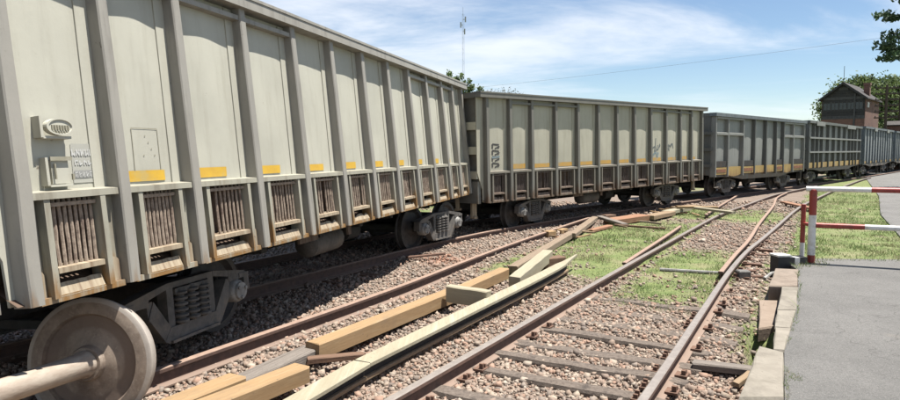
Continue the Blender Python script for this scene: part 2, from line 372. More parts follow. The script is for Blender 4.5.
def ground_mat():
    m, nt, b = newmat('ballast_and_grass_ground'); t = NT(nt)
    a = t.node('ShaderNodeAttribute', attribute_name='col'); g = a.outputs['Fac'] if False else None
    sp = t.node('ShaderNodeSeparateColor'); t.l.new(a.outputs['Color'], sp.inputs[0]); gr = sp.outputs[0]; dk = sp.outputs[1]
    w = t.world()
    vo = t.node('ShaderNodeTexVoronoi'); t.l.new(w, vo.inputs[0]); vo.inputs['Scale'].default_value = 22
    vc = t.node('ShaderNodeSeparateColor'); t.l.new(vo.outputs['Color'], vc.inputs[0])
    n = t.noise(w, 1.5, 6); n5 = t.noise(w, 9, 6)
    st = t.mix(vc.outputs[0], (.33, .255, .20), (.25, .193, .155)); st = t.mix(t.ramp(vc.outputs[1], .6, 1), st, (.33, .215, .16))
    st = t.mix(t.ramp(vo.outputs['Distance'], .02, .5), st, (.215, .165, .13))
    st = t.mix(t.math('MULTIPLY', t.ramp(n, .42, .66), .5), st, (.29, .225, .175))
    gc = t.mix(t.ramp(n5, .3, .7), (.13, .185, .05), (.20, .24, .075)); gc = t.mix(t.math('MULTIPLY', t.ramp(n, .42, .68), .7), gc, (.30, .265, .15))
    f = t.ramp(t.math('ADD', gr, t.math('MULTIPLY', t.math('SUBTRACT', n5, .5), 1.3)), .30, .78)
    c = t.mix(f, st, gc)
    t.put(b.inputs['Base Color'], c); b.inputs['Roughness'].default_value = .95
    hgt = t.math('ADD', t.math('MULTIPLY', vo.outputs['Distance'], -1.0), n5)
    t.bump(b, hgt, .6, .03); return m
GME = fastmesh('ground', gv, gf, ground_mat(), True)
gm = grass_mask(GX.ravel(), GY.ravel())
colattr(GME, np.stack([gm, gm*0, gm*0], 1))
ground = link(bpy.data.objects.new('ground', GME)); ground['kind'] = 'structure'

# asphalt walk (raised) with kerb stones on its track side
def asphalt_mat():
    m, nt, b = newmat('asphalt'); t = NT(nt); w = t.world()
    n = t.noise(w, 1.1, 6, .6); f = t.noise(w, 55, 5, .7); g = t.noise(w, 170, 3, .7)
    c = t.mix(t.ramp(n, .35, .66), (.225, .217, .205), (.172, .166, .157))
    c = t.mix(t.math('MULTIPLY', t.ramp(t.noise(w, 6, 5, .7), .5, .72), .4), c, (.145, .14, .132))
    c = t.mix(t.math('MULTIPLY', t.ramp(f, .5, .68), .75), c, (.31, .297, .278)); c = t.mix(t.math('MULTIPLY', t.ramp(t.noise(w, 38, 4, .7), .52, .7), .6), c, (.10, .096, .09)); c = t.mix(t.math('MULTIPLY', t.ramp(g, .5, .65), .8), c, (.075, .071, .067))
    cr2 = t.node('ShaderNodeTexVoronoi'); cr2.feature = 'DISTANCE_TO_EDGE'; wv = t.node('ShaderNodeVectorMath'); wv.operation = 'ADD'; t.l.new(w, wv.inputs[0]); nn2 = t.node('ShaderNodeTexNoise'); t.l.new(w, nn2.inputs[0]); nn2.inputs['Scale'].default_value = 2.5; t.l.new(nn2.outputs['Color'], wv.inputs[1]); t.l.new(wv.outputs[0], cr2.inputs[0]); cr2.inputs['Scale'].default_value = .42
    c = t.mix(t.math('MULTIPLY', t.ramp(cr2.outputs['Distance'], .006, .0), .55), c, (.07, .065, .06))
    st = t.ramp(t.noise(w, .8, 3, .5), .64, .72); c = t.mix(t.math('MULTIPLY', st, .5), c, (.33, .285, .23))
    t.put(b.inputs['Base Color'], c); b.inputs['Roughness'].default_value = .9; t.bump(b, t.math('ADD', f, g), .8, .01); return m
MAT['asphalt'] = asphalt_mat()
AZ = .22
mb = MB()
pl = [(.10, .2), (2.31, 4.31), (2.86, 5.37), (3.74, 6.81), (4.40, 7.98), (5.04, 9.2), (5.25, 9.95), (5.9, 10.12), (9.0, 9.8), (14, 9.2), (30, 8), (30, -12), (-6.2, -12)]
vv = [(x, y, AZ) for x, y in pl]+[(x, y, -.6) for x, y in pl]; n = len(pl)
mb.add(vv, [tuple(range(n))]+[(i, (i+1)%n, (i+1)%n+n, i+n) for i in range(n)])
plat = mb.build('platform', MAT['asphalt']); plat['kind'] = 'structure'
def rough_slab(poly, z0, z1, seed, jit=.005, bev=.022):
    """slab with worn, uneven upper edge"""
    r = random.Random(seed); c = Vector((sum(p[0] for p in poly)/len(poly), sum(p[1] for p in poly)/len(poly)))
    pts = []
    for i, p in enumerate(poly):
        q = poly[(i+1)%len(poly)]; k = max(1, int(math.dist(p, q)/.3))
        for j in range(k):
            a = Vector(p).lerp(Vector(q), j/k); pts.append(a+Vector((r.uniform(-jit,jit), r.uniform(-jit,jit))))
    def ring(s, z, jz=0): return [((c+(p-c)*1.0 - (p-c).normalized()*s).x, (c+(p-c)-(p-c).normalized()*s).y, z+r.uniform(-jz,jz)) for p in pts]
    m_ = MB(); m_.rings([ring(0, z0), ring(0, z1-bev, .004), ring(bev*.7, z1-.003, .003), ring(bev*1.6, z1)])
    return m_
kerbs = [([(1.28, 2.62), (1.57, 2.72), (2.315, 4.30), (2.0, 4.31)], 'concrete', .225, .0),
         ([(2.005, 4.33), (2.318, 4.325), (2.83, 5.33), (2.72, 5.52), (2.58, 5.31)], 'concrete', .232, .0),
         ([(2.79, 5.43), (2.875, 5.40), (3.30, 6.10), (3.165, 6.13)], 'concrete', .226, .0),
         ([(3.17, 6.145), (3.31, 6.115), (3.735, 6.80), (3.535, 6.82)], 'concrete', .223, .0),
         ([(3.54, 6.835), (3.745, 6.815), (4.395, 7.97), (4.2, 7.99)], 'concrete', .228, .0),
         ([(3.30, 6.72), (3.50, 6.80), (4.18, 7.99), (3.93, 8.03)], 'earth_brown', .05, .0),
         ([(4.05, 8.04), (4.40, 8.0), (5.02, 9.12), (4.74, 9.22)], 'concrete_pink', .235, .0)]
for i, (poly, mt, z, _) in enumerate(kerbs):
    o = rough_slab(poly, -.5 if mt != 'earth_brown' else -.1, z, 50+i).build('kerb_stone', MAT[mt], plat)
# road behind the barrier
mb = MB(); el = [(9.6, 13.5), (12.6, 18.64), (17.6, 26.2), (26.6, 40.8), (48, 74)]
er = [(16, 12.5), (19.5, 17.5), (25, 24.5), (35, 38), (58, 70)]
vv = [(x, y, .075) for x, y in el]+[(x, y, .075) for x, y in er]
mb.add(vv+[(x, y, -.1) for x, y, z in vv], [(i, i+1, i+6, i+5) for i in range(4)]+[(i, i+10, i+11, i+1) for i in range(4)]+[(0, 5, 15, 10)])
road = mb.build('road', MAT['asphalt']); road['kind'] = 'structure'

# ------------------------------------------------------------------ rails and sleepers
RH = .16
RPROF = [(-.07,0),(.07,0),(.07,.014),(.012,.03),(.009,.115),(.036,.124),(.036,.152),(.026,.16),(-.026,.16),(-.036,.152),(-.036,.124),(-.009,.115),(-.012,.03),(-.07,.014)]
def smooth_path(pts, step=.5):
    P = [Vector(p) for p in pts]; out = []
    for i in range(len(P)-1):
        p0, p1, p2, p3 = P[max(i-1,0)], P[i], P[i+1], P[min(i+2,len(P)-1)]
        k = max(1, int((p2-p1).length/step))
        for j in range(k):
            u = j/k; out.append(.5*((2*p1)+(p2-p0)*u+(2*p0-5*p1+4*p2-p3)*u*u+(3*p1-p0-3*p2+p3)*u**3))
    return out+[P[-1]]
def rail(pts, mat, parent, prof=RPROF, name='rail', step=.5):
    pts = [p if len(p) == 3 else (*p, 0) for p in pts]; pp = smooth_path(pts, step); rg = []
    for i, p in enumerate(pp):
        d = (pp[min(i+1,len(pp)-1)]-pp[max(i-1,0)]).normalized(); s = Vector((d.y, -d.x, 0)).normalized()
        rg.append([p+s*a+Vector((0,0,b)) for a, b in prof])
    return MB().rings(rg).build(name, mat, parent)
def sleeper(c, d, length, wid, top, parent, mat, seed, th=.14, name='sleeper'):
    r = random.Random(seed); d = Vector((*d, 0)).normalized(); s = Vector((d.y, -d.x, 0)); rg = []
    N = 9; bendz = r.uniform(-.012, .012)
    for i in range(N):
        u = i/(N-1); p = Vector((*c, 0))+d*(u-.5)*length; w = wid/2*(1+r.uniform(-.1,.1)); z = top+bendz*math.sin(u*PI)+r.uniform(-.008,.008)
        if i in (0, N-1): w *= .9; z -= .015
        rg.append([p+s*a*w+Vector((0,0,z+b)) for a, b in ((-1,-th),(1,-th),(1,-.03+r.uniform(-.012,.006)),(.86,r.uniform(-.008,0)),(.25,r.uniform(-.012,.004)),(-.3,r.uniform(-.012,.004)),(-.88,r.uniform(-.01,0)),(-1,-.03))])
    return MB().rings(rg).build(name, mat, parent)

trackR = thing('railway_track', 'empty track with weathered wooden sleepers and a switch, between the timbers and the asphalt', 'railway track', (1, 7, 0))
trackR.matrix_world = Matrix.Identity(4)
Lp = [(-3.56,-.77),(0,5.26),(1.72,8.18),(3.54,11.24),(6.65,16.42),(8.01,18.57),(9.96,21.35),(12.98,25.66),(15.29,28.52),(18.6,32.4)]
Rp = [(-2.0,-1.4),(1.37,4.47),(2.73,6.89),(4.08,9.29),(5.28,11.3),(6.36,12.95),(7.86,15.26),(10.15,18.81),(12.1,21.68),(15.36,26.15),(18.03,29.76),(24.65,38.44),(28.1,42.7)]
rail(Lp, MAT['rail'], trackR); rail(Rp, MAT['rail'], trackR)
rail([(4.0,9.36),(4.9,10.92),(6.04,12.84),(7.75,15.92),(10.5,20.72),(12.5,24.4),(14.4,27.3)], MAT['rail_rust'], trackR, name='switch_blade')
rail([(2.79,10.16),(3.7,11.84),(4.6,13.5),(5.5,15.2)], MAT['rail_rust'], trackR, name='guard_rail')
rail([(7.1,17.7,.02),(8.18,19.71,.0),(10.95,24.62,0),(12.2,26.9,0)], MAT['rail_rust'], trackR, name='rail')
sl_t = [-3.6,-3.0,-2.4,-1.85,-1.3,-.72]
vis = [(-.75, .03), (-.2, .034), (.40, .036), (.93, .036), (1.33, .03), (1.9, .022)]
rs = random.Random(4)
for i, (t_, top) in enumerate([(v-4.6, .02) for v in (0, .6, 1.2)]+[(-1.9, .028), (-1.32, .03)]+vis):
    c = TO+TD*t_+TN*.79
    a = rs.uniform(-.07, .07); d = (TN[0]*math.cos(a)-TN[1]*math.sin(a), TN[0]*math.sin(a)+TN[1]*math.cos(a))
    sleeper((c[0]-TN[0]*.06*rs.uniform(0,1), c[1]), d, 1.95+rs.uniform(-.1,.1), .17+rs.uniform(-.02,.02), top, trackR, MAT['sleeper'], 100+i)
for i in range(4):
    t_ = 2.45+i*.6; 
    k = np.interp(5.26+t_*.861, [p[1] for p in Lp], [p[0] for p in Lp]); k2 = 5.26+t_*.861
    c = (k+.68+.25*max(0, t_-6)*.1, k2-.4)
    ln = 2.3+.06*max(0, t_-4)
    sleeper(c, TN, ln, .23, rs.uniform(.0,.02), trackR, MAT['sleeper'], 140+i)
# spikes / rail chairs
def chair_mesh(seed):
    r = random.Random(seed); m_ = MB(); m_.box(-.05,.05,-.06,.06,0,.018); m_.box(.0,.035,-.035,-.012,.016,.055+r.uniform(0,.01)); m_.box(.0,.035,.014,.037,.016,.05); return m_.mesh('rail_clip', MAT['rust_iron'])
cmz = [chair_mesh(i) for i in range(3)]
for i in range(26):
    t_ = -1.95+i*.29 if i < 10 else 1.1+(i-10)*.42
    for side, l in ((-1, -.095), (1, .095), (1, 1.585+.1), (-1, 1.585-.1)):
        if random.Random(i*7+int(l*100)).random() < .3: continue
        if l > 1: base = np.array([np.interp(5.26+t_*.861-.8, [p[1] for p in Rp], [p[0] for p in Rp]), 5.26+t_*.861-.8]); p = base+TN*(l-1.585)
        else: base = np.array([np.interp(5.26+t_*.861, [q[1] for q in Lp], [q[0] for q in Lp]), 5.26+t_*.861]); p = base+TN*l
        o = link(bpy.data.objects.new('rail_clip', cmz[i%3]), trackR); o.location = (p[0], p[1], .018); o.rotation_euler = (0, 0, -rad(30.6)+(PI if side < 0 else 0))

for i in range(8):
    q = 9.5+i*.5; xq = float(np.interp(q, [p[1] for p in Rp], [p[0] for p in Rp])); m_ = MB()
    m_.box(.03,.27+.03*(i%3),-.06,.06,-.05,.075+.01*(i%3)); m_.box(.05,.11,-.04,.04,.07,.115)
    o = m_.build('slide_chair', MAT['rust_iron'], trackR); o.location = (xq, q, .0); o.rotation_euler = (0,0,-rad(31)+.05*((i*7)%3-1))
trackT = thing('railway_track', 'rusty displaced track running under the wagons', 'railway track'); 
Ap = [(-5.6,-.9),(-2.46,5.10),(-.80,8.2),(.35,10.62),(1.43,12.8),(3.5,16.75),(4.3,18.1)]
Bp = [(-8.2,-1.0),(-5.6,3.6),(-3.1,7.6),(-1.0,11.3),(0,12.98),(1.15,14.65),(3.3,17.2),(6.4,20.5),(9.4,23.7),(17.2,31.9),(26.4,41.6),(36,52),(52,70)]
rail(Ap, MAT['rail_rust'], trackT); rail(Bp, MAT['rail_rust'], trackT)
def offset(pts, d):
    out = []
    for i, p in enumerate(pts):
        a = Vector(pts[max(i-1,0)]); b = Vector(pts[min(i+1,len(pts)-1)]); t_ = (b-a).normalized(); out.append((p[0]+t_.y*d, p[1]-t_.x*d))
    return out
rail(offset(Bp, -1.6), MAT['rail_rust'], trackT)
mid = smooth_path([(*p, 0) for p in offset(Bp, -.8)], .66)
for i, p in enumerate(mid):
    if i % 1 or p.y > 45 or p.y < 1: continue
    d = (mid[min(i+1,len(mid)-1)]-mid[max(i-1,0)]).normalized()
    sleeper((p.x, p.y), (d.y, -d.x), 2.6, .23, .012, trackT, MAT['wood_brown'], 300+i)

# ------------------------------------------------------------------ wagons
def wheel_profile(r=.42):
    return [(.05,-.11),(.10,-.11),(.115,-.075),(.13,-.045),(r-.115,-.02),(r-.085,-.045),(r-.075,-.075),(r+.012,-.075),(r+.028,-.065),(r+.026,-.045),(r+.004,-.03),(r,.0),(r-.006,.055),(r-.07,.06),(r-.085,.035),(r-.11,.012),(.15,.025),(.115,.06),(.10,.085),(.05,.085)]
WHEEL_ME = {}
def wheel_mesh(mat, n=36):
    k = mat.name
    if k not in WHEEL_ME: WHEEL_ME[k] = MB().lathe(wheel_profile(), None, n).mesh('wheel', mat, True)
    return WHEEL_ME[k]
def spring_mesh():
    prof = [(.02,0)]
    for i in range(6):
        z = .02+i*.05; prof += [(.035, z-.012), (.065, z), (.065, z+.018), (.035, z+.03)]
    prof.append((.02,.33)); return MB().lathe(prof, axm((0,0,0), (0,0,1)), 12).mesh('spring', MAT['bogie'], True)
SPRING = None; SIDEF = None; CAPM = None
def side_frame_mesh():
    m_ = MB(); T = .055
    def p(poly, t): m_.prism([(y*.88, z if z < .55 else .55+(z-.55)*.55) for y, z in poly], -t, t)
    p([(-.36,.70),(.36,.70),(.36,.79),(-.36,.79)], T)
    for s in (-1, 1):
        p([(s*.35,.70),(s*.35,.792),(s*.66,.715),(s*.62,.61)], T+.003)
        p([(s*.605,.565),(s*.61,.728),(s*.90,.65),(s*.97,.59),(s*.975,.54),(s*.62,.53)], T+.006)
        p([(s*.895,.40),(s*.99,.40),(s*.98,.57),(s*.89,.57)], T+.003)
        p([(s*.53,.42),(s*.62,.40),(s*.63,.56),(s*.56,.585)], T)
        p([(s*.55,.575),(s*.625,.425),(s*.42,.18),(s*.335,.29)], T+.009)
        p([(s*.265,.22),(s*.355,.22),(s*.355,.72),(s*.265,.72)], T-.004)
    p([(-.44,.20),(.44,.20),(.38,.165),(-.38,.165)], T+.010); p([(-.44,.199),(.44,.199),(.35,.30),(-.35,.30)], T+.012)
    m_.box(-.09,.09,-.32,.32,.165,.19)
    m_.box(-.03,.065,-.22,.22,.57,.62)
    m_.box(.052,.07,-.85,-.70,.545,.585); m_.box(.052,.07,.70,.85,.545,.585)
    return m_.mesh('side_frame', MAT['bogie'])
def cap_mesh():
    m_ = MB(); m_.lathe([(.0,-.10),(.115,-.10),(.115,.02),(.10,.045),(.09,.05),(.085,.075),(.03,.08),(.0,.08)], None, 18, False)
    for i in range(3):
        a = 2*PI*i/3+.4; m_.lathe([(.018,.05),(.018,.092),(.0,.092)], Matrix.Translation((0,.062*math.cos(a),.062*math.sin(a))), 6, False)
    return m_.mesh('bearing_cap', MAT['cap'], True)
def bogie(parent, world, side='right', wheels=(1,1), base=.66):
    """truck at its own pose: world = 4x4 of the point on the rail under its centre"""
    global SPRING, SIDEF, CAPM
    if not SPRING: SPRING = spring_mesh(); SIDEF = side_frame_mesh(); CAPM = cap_mesh()
    bpy.context.view_layer.update()
    loc = parent.matrix_world.inverted() @ world
    b = MB(); b.box(-1.0,1.0,-.16,.16,.42,.66); b.box(-.3,.3,-.3,.3,.66,.8); b.box(-.9,.9,-.45,-.36,.30,.38); b.box(-.9,.9,.36,.45,.30,.38)
    o = b.build('bogie', MAT['under'], parent); o.matrix_local = loc
    def sub(name, me, m):
        c = link(bpy.data.objects.new(name, me), o); c.matrix_local = m; return c
    for s in (-1, 1):
        rot = Matrix.Rotation(0 if s > 0 else PI, 4, 'Z')
        sub('side_frame', SIDEF, Matrix.Translation((s*1.06,0,0)) @ rot)
        for y in (-.15, 0, .15): sub('spring', SPRING, Matrix.Translation((s*1.06+.05, y, .295 + (.0 if y else .004))))
        for k, yy in enumerate((-base, base)):
            if not wheels[k]: continue
            sub('bearing_cap', CAPM, Matrix.Translation((s*1.10, yy, .42)) @ rot)
            sub('wheel', wheel_mesh(MAT['wheel_dark']), Matrix.Translation((s*.80, yy, .42)) @ rot)
    for k, yy in enumerate((-base, base)):
        if wheels[k]: ax = MB().lathe([(.07,-1.1),(.07,-.7),(.085,-.6),(.075,0),(.085,.6),(.07,.7),(.07,1.1)], Matrix.Translation((0,yy,.42)), 12).build('axle', MAT['under'], o)
    return o

HT, VL, LA = 2.30, .6635, None
BAYS = [.788]*2+[.952]*8+[.788]*2
RIBY = [0]
for b_ in BAYS: RIBY.append(RIBY[-1]+b_)
LA = RIBY[-1]
WID = 2.9
PX = -.125
def sstep1(a, b, x): t = min(max((x-a)/(b-a), 0), 1); return t
def high_side_wagon(label, loc, rot, seed, cream, rib, sheet, grat, low, marks):
    r = random.Random(seed)
    w = thing('gondola_wagon', label, 'freight wagon', loc, rot, 'high-sided cream gondola wagons')
    dents = [[(r.uniform(-1,1), r.uniform(1,4), r.uniform(1,4), r.uniform(0,6)) for _ in range(4)] for _ in range(12)]
    bul = [r.uniform(.010, .017) for _ in range(12)]
    def surf(k, y, z):
        a, b2 = RIBY[k]+.06, RIBY[k+1]-.16
        ty = min(max((y-a)/(b2-a), 0), 1); tz = min(max((z-VL)/(HT-VL), 0), 1)
        e = (max(math.sin(PI*ty), 0)**.6)*(max(math.sin(PI*tz), 0)**.35)
        d = sum(c*math.sin(ty*f1*2+tz*f2*2+ph) for c, f1, f2, ph in dents[k])
        return PX+.008*sstep1(VL, HT, z)+e*(bul[k]+.003*d)
    # top chord, both sides and ends
    m_ = MB(); m_.box(-.155,.036,-.28,LA+.28,HT,HT+.105); m_.box(-.165,.045,-.28,LA+.28,HT+.095,HT+.125)
    m_.build('top_chord', rib, w)
    m_ = MB(); m_.box(-WID-.02,-WID+.16,-.28,LA+.28,HT,HT+.12); m_.build('top_chord', rib, w)
    m_ = MB(); m_.box(-WID+.16,-.165,-.279,-.13,HT-.004,HT+.118); m_.build('end_chord', rib, w)
    m_ = MB(); m_.box(-WID+.16,-.165,LA+.13,LA+.279,HT-.004,HT+.118); m_.build('end_chord', rib, w)
    for k in range(12):
        y0, y1 = RIBY[k], RIBY[k+1]
        us = [y0+.04+(y1-y0-.08)*i/14 for i in range(15)]; zs = [VL-.02+(HT+.02-VL+.02)*i/14 for i in range(15)]
        MB().grid(lambda u, z: (surf(k, u, z), u, z), us, zs).build('side_panel', cream, w, True)
        ye = y1-.055
        m_ = MB(); v2 = [(x+o_, q, z) for z, o_ in ((VL, 0), (HT-.006, .008)) for q in (ye-.105, ye+.03) for x in (PX-.01, PX+.011)]
        m_.add(v2, [(0,2,3,1),(4,5,7,6),(0,1,5,4),(2,6,7,3),(0,4,6,2),(1,3,7,5)]); m_.build('seam_strip', cream, w)
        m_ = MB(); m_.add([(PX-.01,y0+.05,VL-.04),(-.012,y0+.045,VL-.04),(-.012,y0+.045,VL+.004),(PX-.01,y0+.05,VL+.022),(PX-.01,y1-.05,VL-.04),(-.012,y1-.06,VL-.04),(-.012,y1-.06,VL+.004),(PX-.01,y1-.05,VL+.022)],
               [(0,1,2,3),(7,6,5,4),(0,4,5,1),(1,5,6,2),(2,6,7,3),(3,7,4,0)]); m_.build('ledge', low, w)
        if k in (1,2,3,8,9,10):
            m_ = MB(); m_.box(PX,-.03,y0+.045,y1-.045,HT-.115,HT-.07); m_.build('upper_strip', rib, w)
        # lower bay: frame uprights, grating, cross bar, worn sheets
        ga, gb = y0+.19, y1-.23
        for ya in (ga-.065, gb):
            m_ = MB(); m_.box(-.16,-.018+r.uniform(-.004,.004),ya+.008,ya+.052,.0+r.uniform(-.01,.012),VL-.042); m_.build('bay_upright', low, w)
        m_ = MB(); nb = 9
        for i in range(nb):
            yy = ga+(gb-ga)*(i+.5)/nb
            if r.random() < .06: continue
            kk = r.choice((0,0,0,0,.006,-.006))
            pts = [(-.085+kk*math.sin(j*.5)+r.uniform(-.002,.002), yy+r.uniform(-.0015,.0015), .185+j*.075) for j in range(7)]
            m_.tube(pts, [.0115+r.uniform(0,.002) for _ in pts], 6)
        m_.box(-.125,-.05,ga,gb,.575,.60)
        m_.build('grating', grat, w)
        m_ = MB(); m_.add([(-.16,ga,.15),(-.03,ga,.15),(-.03,ga,.185),(-.16,ga,.20),(-.16,gb,.15),(-.03,gb,.15),(-.03,gb,.185),(-.16,gb,.20)], [(0,1,2,3),(7,6,5,4),(0,4,5,1),(1,5,6,2),(2,6,7,3),(3,7,4,0)])
        m_.build('cross_bar', sheet, w)
        # lower sheet leaning outward with a chipped top edge
        N = 9; top = [(.085+.008*r.random() - (.03 if r.random() < .08 else 0)) for _ in range(N)]
        m_ = MB(); vs2 = []
        for i in range(N):
            yy = ga+(gb-ga)*i/(N-1); vs2 += [(-.045,yy,.0),(-.075,yy,top[i])]
        m_.add(vs2, [(2*i,2*i+2,2*i+3,2*i+1) for i in range(N-1)]); m_.build('lower_sheet', sheet, w)
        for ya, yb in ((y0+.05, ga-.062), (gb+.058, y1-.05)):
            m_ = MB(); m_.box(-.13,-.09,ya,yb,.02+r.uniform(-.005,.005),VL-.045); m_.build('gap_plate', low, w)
            # scalloped foot plate
            c = (ya+yb)/2; hw = (yb-ya)/2*.92; poly = [(c-hw,.01),(c+hw,.01),(c+hw,.13)]+[(c+hw*math.cos(a*PI/8), .13+.055*math.sin(a*PI/8)) for a in range(1,8)]+[(c-hw,.13)]
            m_ = MB(); m_.prism(poly, -.088, -.075); m_.build('foot_plate', sheet, w)
        if k > 0 and k < len(marks['yel']):
            a, b2, h = marks['yel'][k]; a += r.uniform(-.02,.03); b2 += r.uniform(-.05,.03); h *= r.uniform(.9,1.06)
            if b2 > a:
                m_ = MB(); us = [y0+.06+(y1-y0-.12)*(a+(b2-a)*i/8) for i in range(9)]; zs = [VL+.04+h*i/3 for i in range(4)]
                m_.grid(lambda u, z: (surf(k,u,z)+.004, u, z), us, zs); m_.build('yellow_marker', marks['ymat'], w)
    for k, y in enumerate(RIBY):
        rg = []; jt = [r.uniform(-.005,.005) for _ in range(5)]; jq = iter(jt)
        for z, d, hw in ((-.015,.0,.05),(.30,.0,.052),(VL,.0,.052),(1.5,.006,.05),(HT+.01,.014,.048)):
            jy = next(jq)
            rg.append([(x,y+a+jy,z) for x, a in ((PX-.01,-hw-.004),(-.010-d,-hw),(-d,-hw+.010),(-d,hw-.010),(-.010-d,hw),(PX-.01,hw+.004))])
        MB().rings(rg).build('rib', rib, w)
    for k in range(12):
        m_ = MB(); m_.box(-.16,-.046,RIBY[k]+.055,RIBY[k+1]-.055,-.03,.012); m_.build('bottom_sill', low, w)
    # back sheet behind the gratings, corner plates
    m_ = MB(); m_.add([(-.17,-.1,VL-.03),(-.17,LA+.1,VL-.03),(-.24,LA+.1,.12),(-.24,-.1,.12),(-.05,-.1,-.0),(-.05,LA+.1,-.0)], [(0,1,2,3),(3,2,5,4)]); m_.build('slope_sheet', MAT['rust_sheet'], w)
    for s, ya, yb in ((0,-.26,-.05),(1,LA+.05,LA+.26)):
        e = ya if s == 0 else yb; i_ = yb if s == 0 else ya
        poly = [(i_,.0),(i_,HT-.002),(e,HT-.002),(e,VL-.0),(i_+(e-i_)*.25,.28),(i_+(e-i_)*.2,.0)]
        m_ = MB(); m_.prism(poly, PX-.012, PX+.008); m_.build('corner_plate', cream, w)
    # far side (simple, same ribs), ends, floor
    m_ = MB(); m_.box(-WID+.12,-WID+.14,-.24,LA+.24,.0,HT-.004); m_.build('far_side_wall', cream, w)
    for y in RIBY: m_ = MB(); m_.box(-WID,-WID+.12,y-.05,y+.05,0,HT-.004); m_.build('rib', rib, w)
    for s in (0, 1):
        ye = -.16 if s == 0 else LA+.16; sg = -1 if s == 0 else 1
        m_ = MB(); m_.box(-WID+.14,PX-.012,min(ye-sg*.02,ye),max(ye-sg*.02,ye),.30,HT-.006); m_.build('end_wall', MAT['end'], w)
        for zb in (.52, 1.06, 1.60):
            m_ = MB(); m_.box(-WID+.16,PX-.014,min(ye,ye+sg*.11),max(ye,ye+sg*.11),zb,zb+.17); m_.build('end_beam', cream, w)
        m_ = MB(); y2 = ye-sg*.03
        m_.box(-WID+.1,PX-.02,min(y2,y2+sg*.09),max(y2,y2+sg*.09),-.03,.46); m_.build('end_sill', MAT['end'], w)
        cy = ye+sg*.08
        m_ = MB(); m_.box(-WID/2-.11,-WID/2+.11,min(cy,cy+sg*.32),max(cy,cy+sg*.32),-.12,.10)
        m_.box(-WID/2-.16,-WID/2+.05,min(cy+sg*.28,cy+sg*.46),max(cy+sg*.28,cy+sg*.46),-.16,.13); m_.build('coupler', MAT['under'], w)
        m_ = MB(); m_.box(-.42,-.36,min(ye-sg*.12,ye+sg*.02),max(ye-sg*.12,ye+sg*.02),-.36,-.02); m_.box(-.46,-.32,min(ye-sg*.10,ye),max(ye-sg*.10,ye),-.38,-.33); m_.build('step_bracket', MAT['worn_sheet'], w)
    m_ = MB(); m_.box(-WID+.14,-.24,-.10,LA+.10,.03,.10); m_.build('floor', MAT['under'], w)
    m_ = MB(); m_.box(-WID/2-.2,-WID/2+.2,-.1,LA+.1,-.26,.02); m_.build('center_sill', MAT['under'], w)
    for y in (2.9, 4.2, 5.4, 6.6, 7.9): m_ = MB(); m_.prism([(y-.05,.02),(y+.05,.02),(y+.05,-.12),(y-.05,-.12)], -WID+.3, -.3); m_.build('cross_bearer', MAT['under'], w)
    m_ = MB(); m_.lathe([(0,-.45),(.1,-.44),(.17,-.38),(.17,.38),(.1,.44),(0,.45)], axm((-.62,4.75,-.22),(0,1,0)), 16, False); m_.build('air_reservoir', MAT['bogie'], w, True)
    m_ = MB(); m_.tube([(-.38,.9,-.06),(-.38,3.2,-.07),(-.45,5,-.09),(-.38,7,-.06),(-.38,9.8,-.06)], .018, 6); m_.build('brake_pipe', MAT['under'], w)
    m_ = MB(); m_.lathe([(0,-.2),(.12,-.2),(.13,.2),(.05,.24),(0,.24)], axm((-.9,6.2,-.25),(0,1,0)), 14, False); m_.build('brake_cylinder', MAT['under'], w, True)
    for ya, yb, zz in ((3.6,4.05,-.13),(4.9,5.0,-.18)): m_ = MB(); m_.box(-.30,-.27,ya,yb,zz,.0); m_.build('hanger', MAT['worn_sheet2'], w)
    return w, surf

R1 = rz(-.2795) @ ry(-.0947)
Y1 = [None]+[(.15,.78,.092)]+[(.12,.62,.085)]*2+[(.14,.64,.082)]*8
w1, surf1 = high_side_wagon('cream high-sided gondola leaning away from the track, nearest wagon at the left', (-2.4793,3.804,CAM_H-.9081), R1, 1, MAT['cream'], MAT['rib'], MAT['worn_sheet'], MAT['grating'], MAT['low'], {'yel': Y1, 'ymat': MAT['yellow']})
R2 = rz(-.7947) @ rx(.0144) @ ry(-.0098)
Y2 = [None]+[(.12,.85,.11), (.12,.9,.10)]+[(.1,.86,.10)]*8+[(.1,.6,.08)]
w2, surf2 = high_side_wagon('dusty cream gondola with amber patches and black graffiti, second wagon from the left', (.8786,14.13,CAM_H-1.1201), R2, 2, MAT['cream2'], MAT['rib2'], MAT['worn_sheet2'], MAT['grating2'], MAT['low2'], {'yel': Y2, 'ymat': MAT['amber']})

def pose(x, y, z, az, pitch=0, roll=0):
    m = (rz(-az) @ rx(pitch) @ ry(roll)).to_4x4(); m.translation = (x, y, z); return m
def at_bogie(side_xy, az, z, roll=0, pitch=0):
    """centre of a bogie whose right side frame (1.06 m out) stands over side_xy"""
    return pose(side_xy[0]-1.06*math.cos(az), side_xy[1]+1.06*math.sin(az), z, az, pitch, roll)
bogie(w1, at_bogie((-2.36,5.72), .29, .07, -.06), wheels=(0,1))
bogie(w1, at_bogie((-.20,12.45), .49, .06, -.02))
bogie(w2, at_bogie((2.06,15.75), .60, .08))
bogie(w2, at_bogie((6.95,20.62), .79, .18))

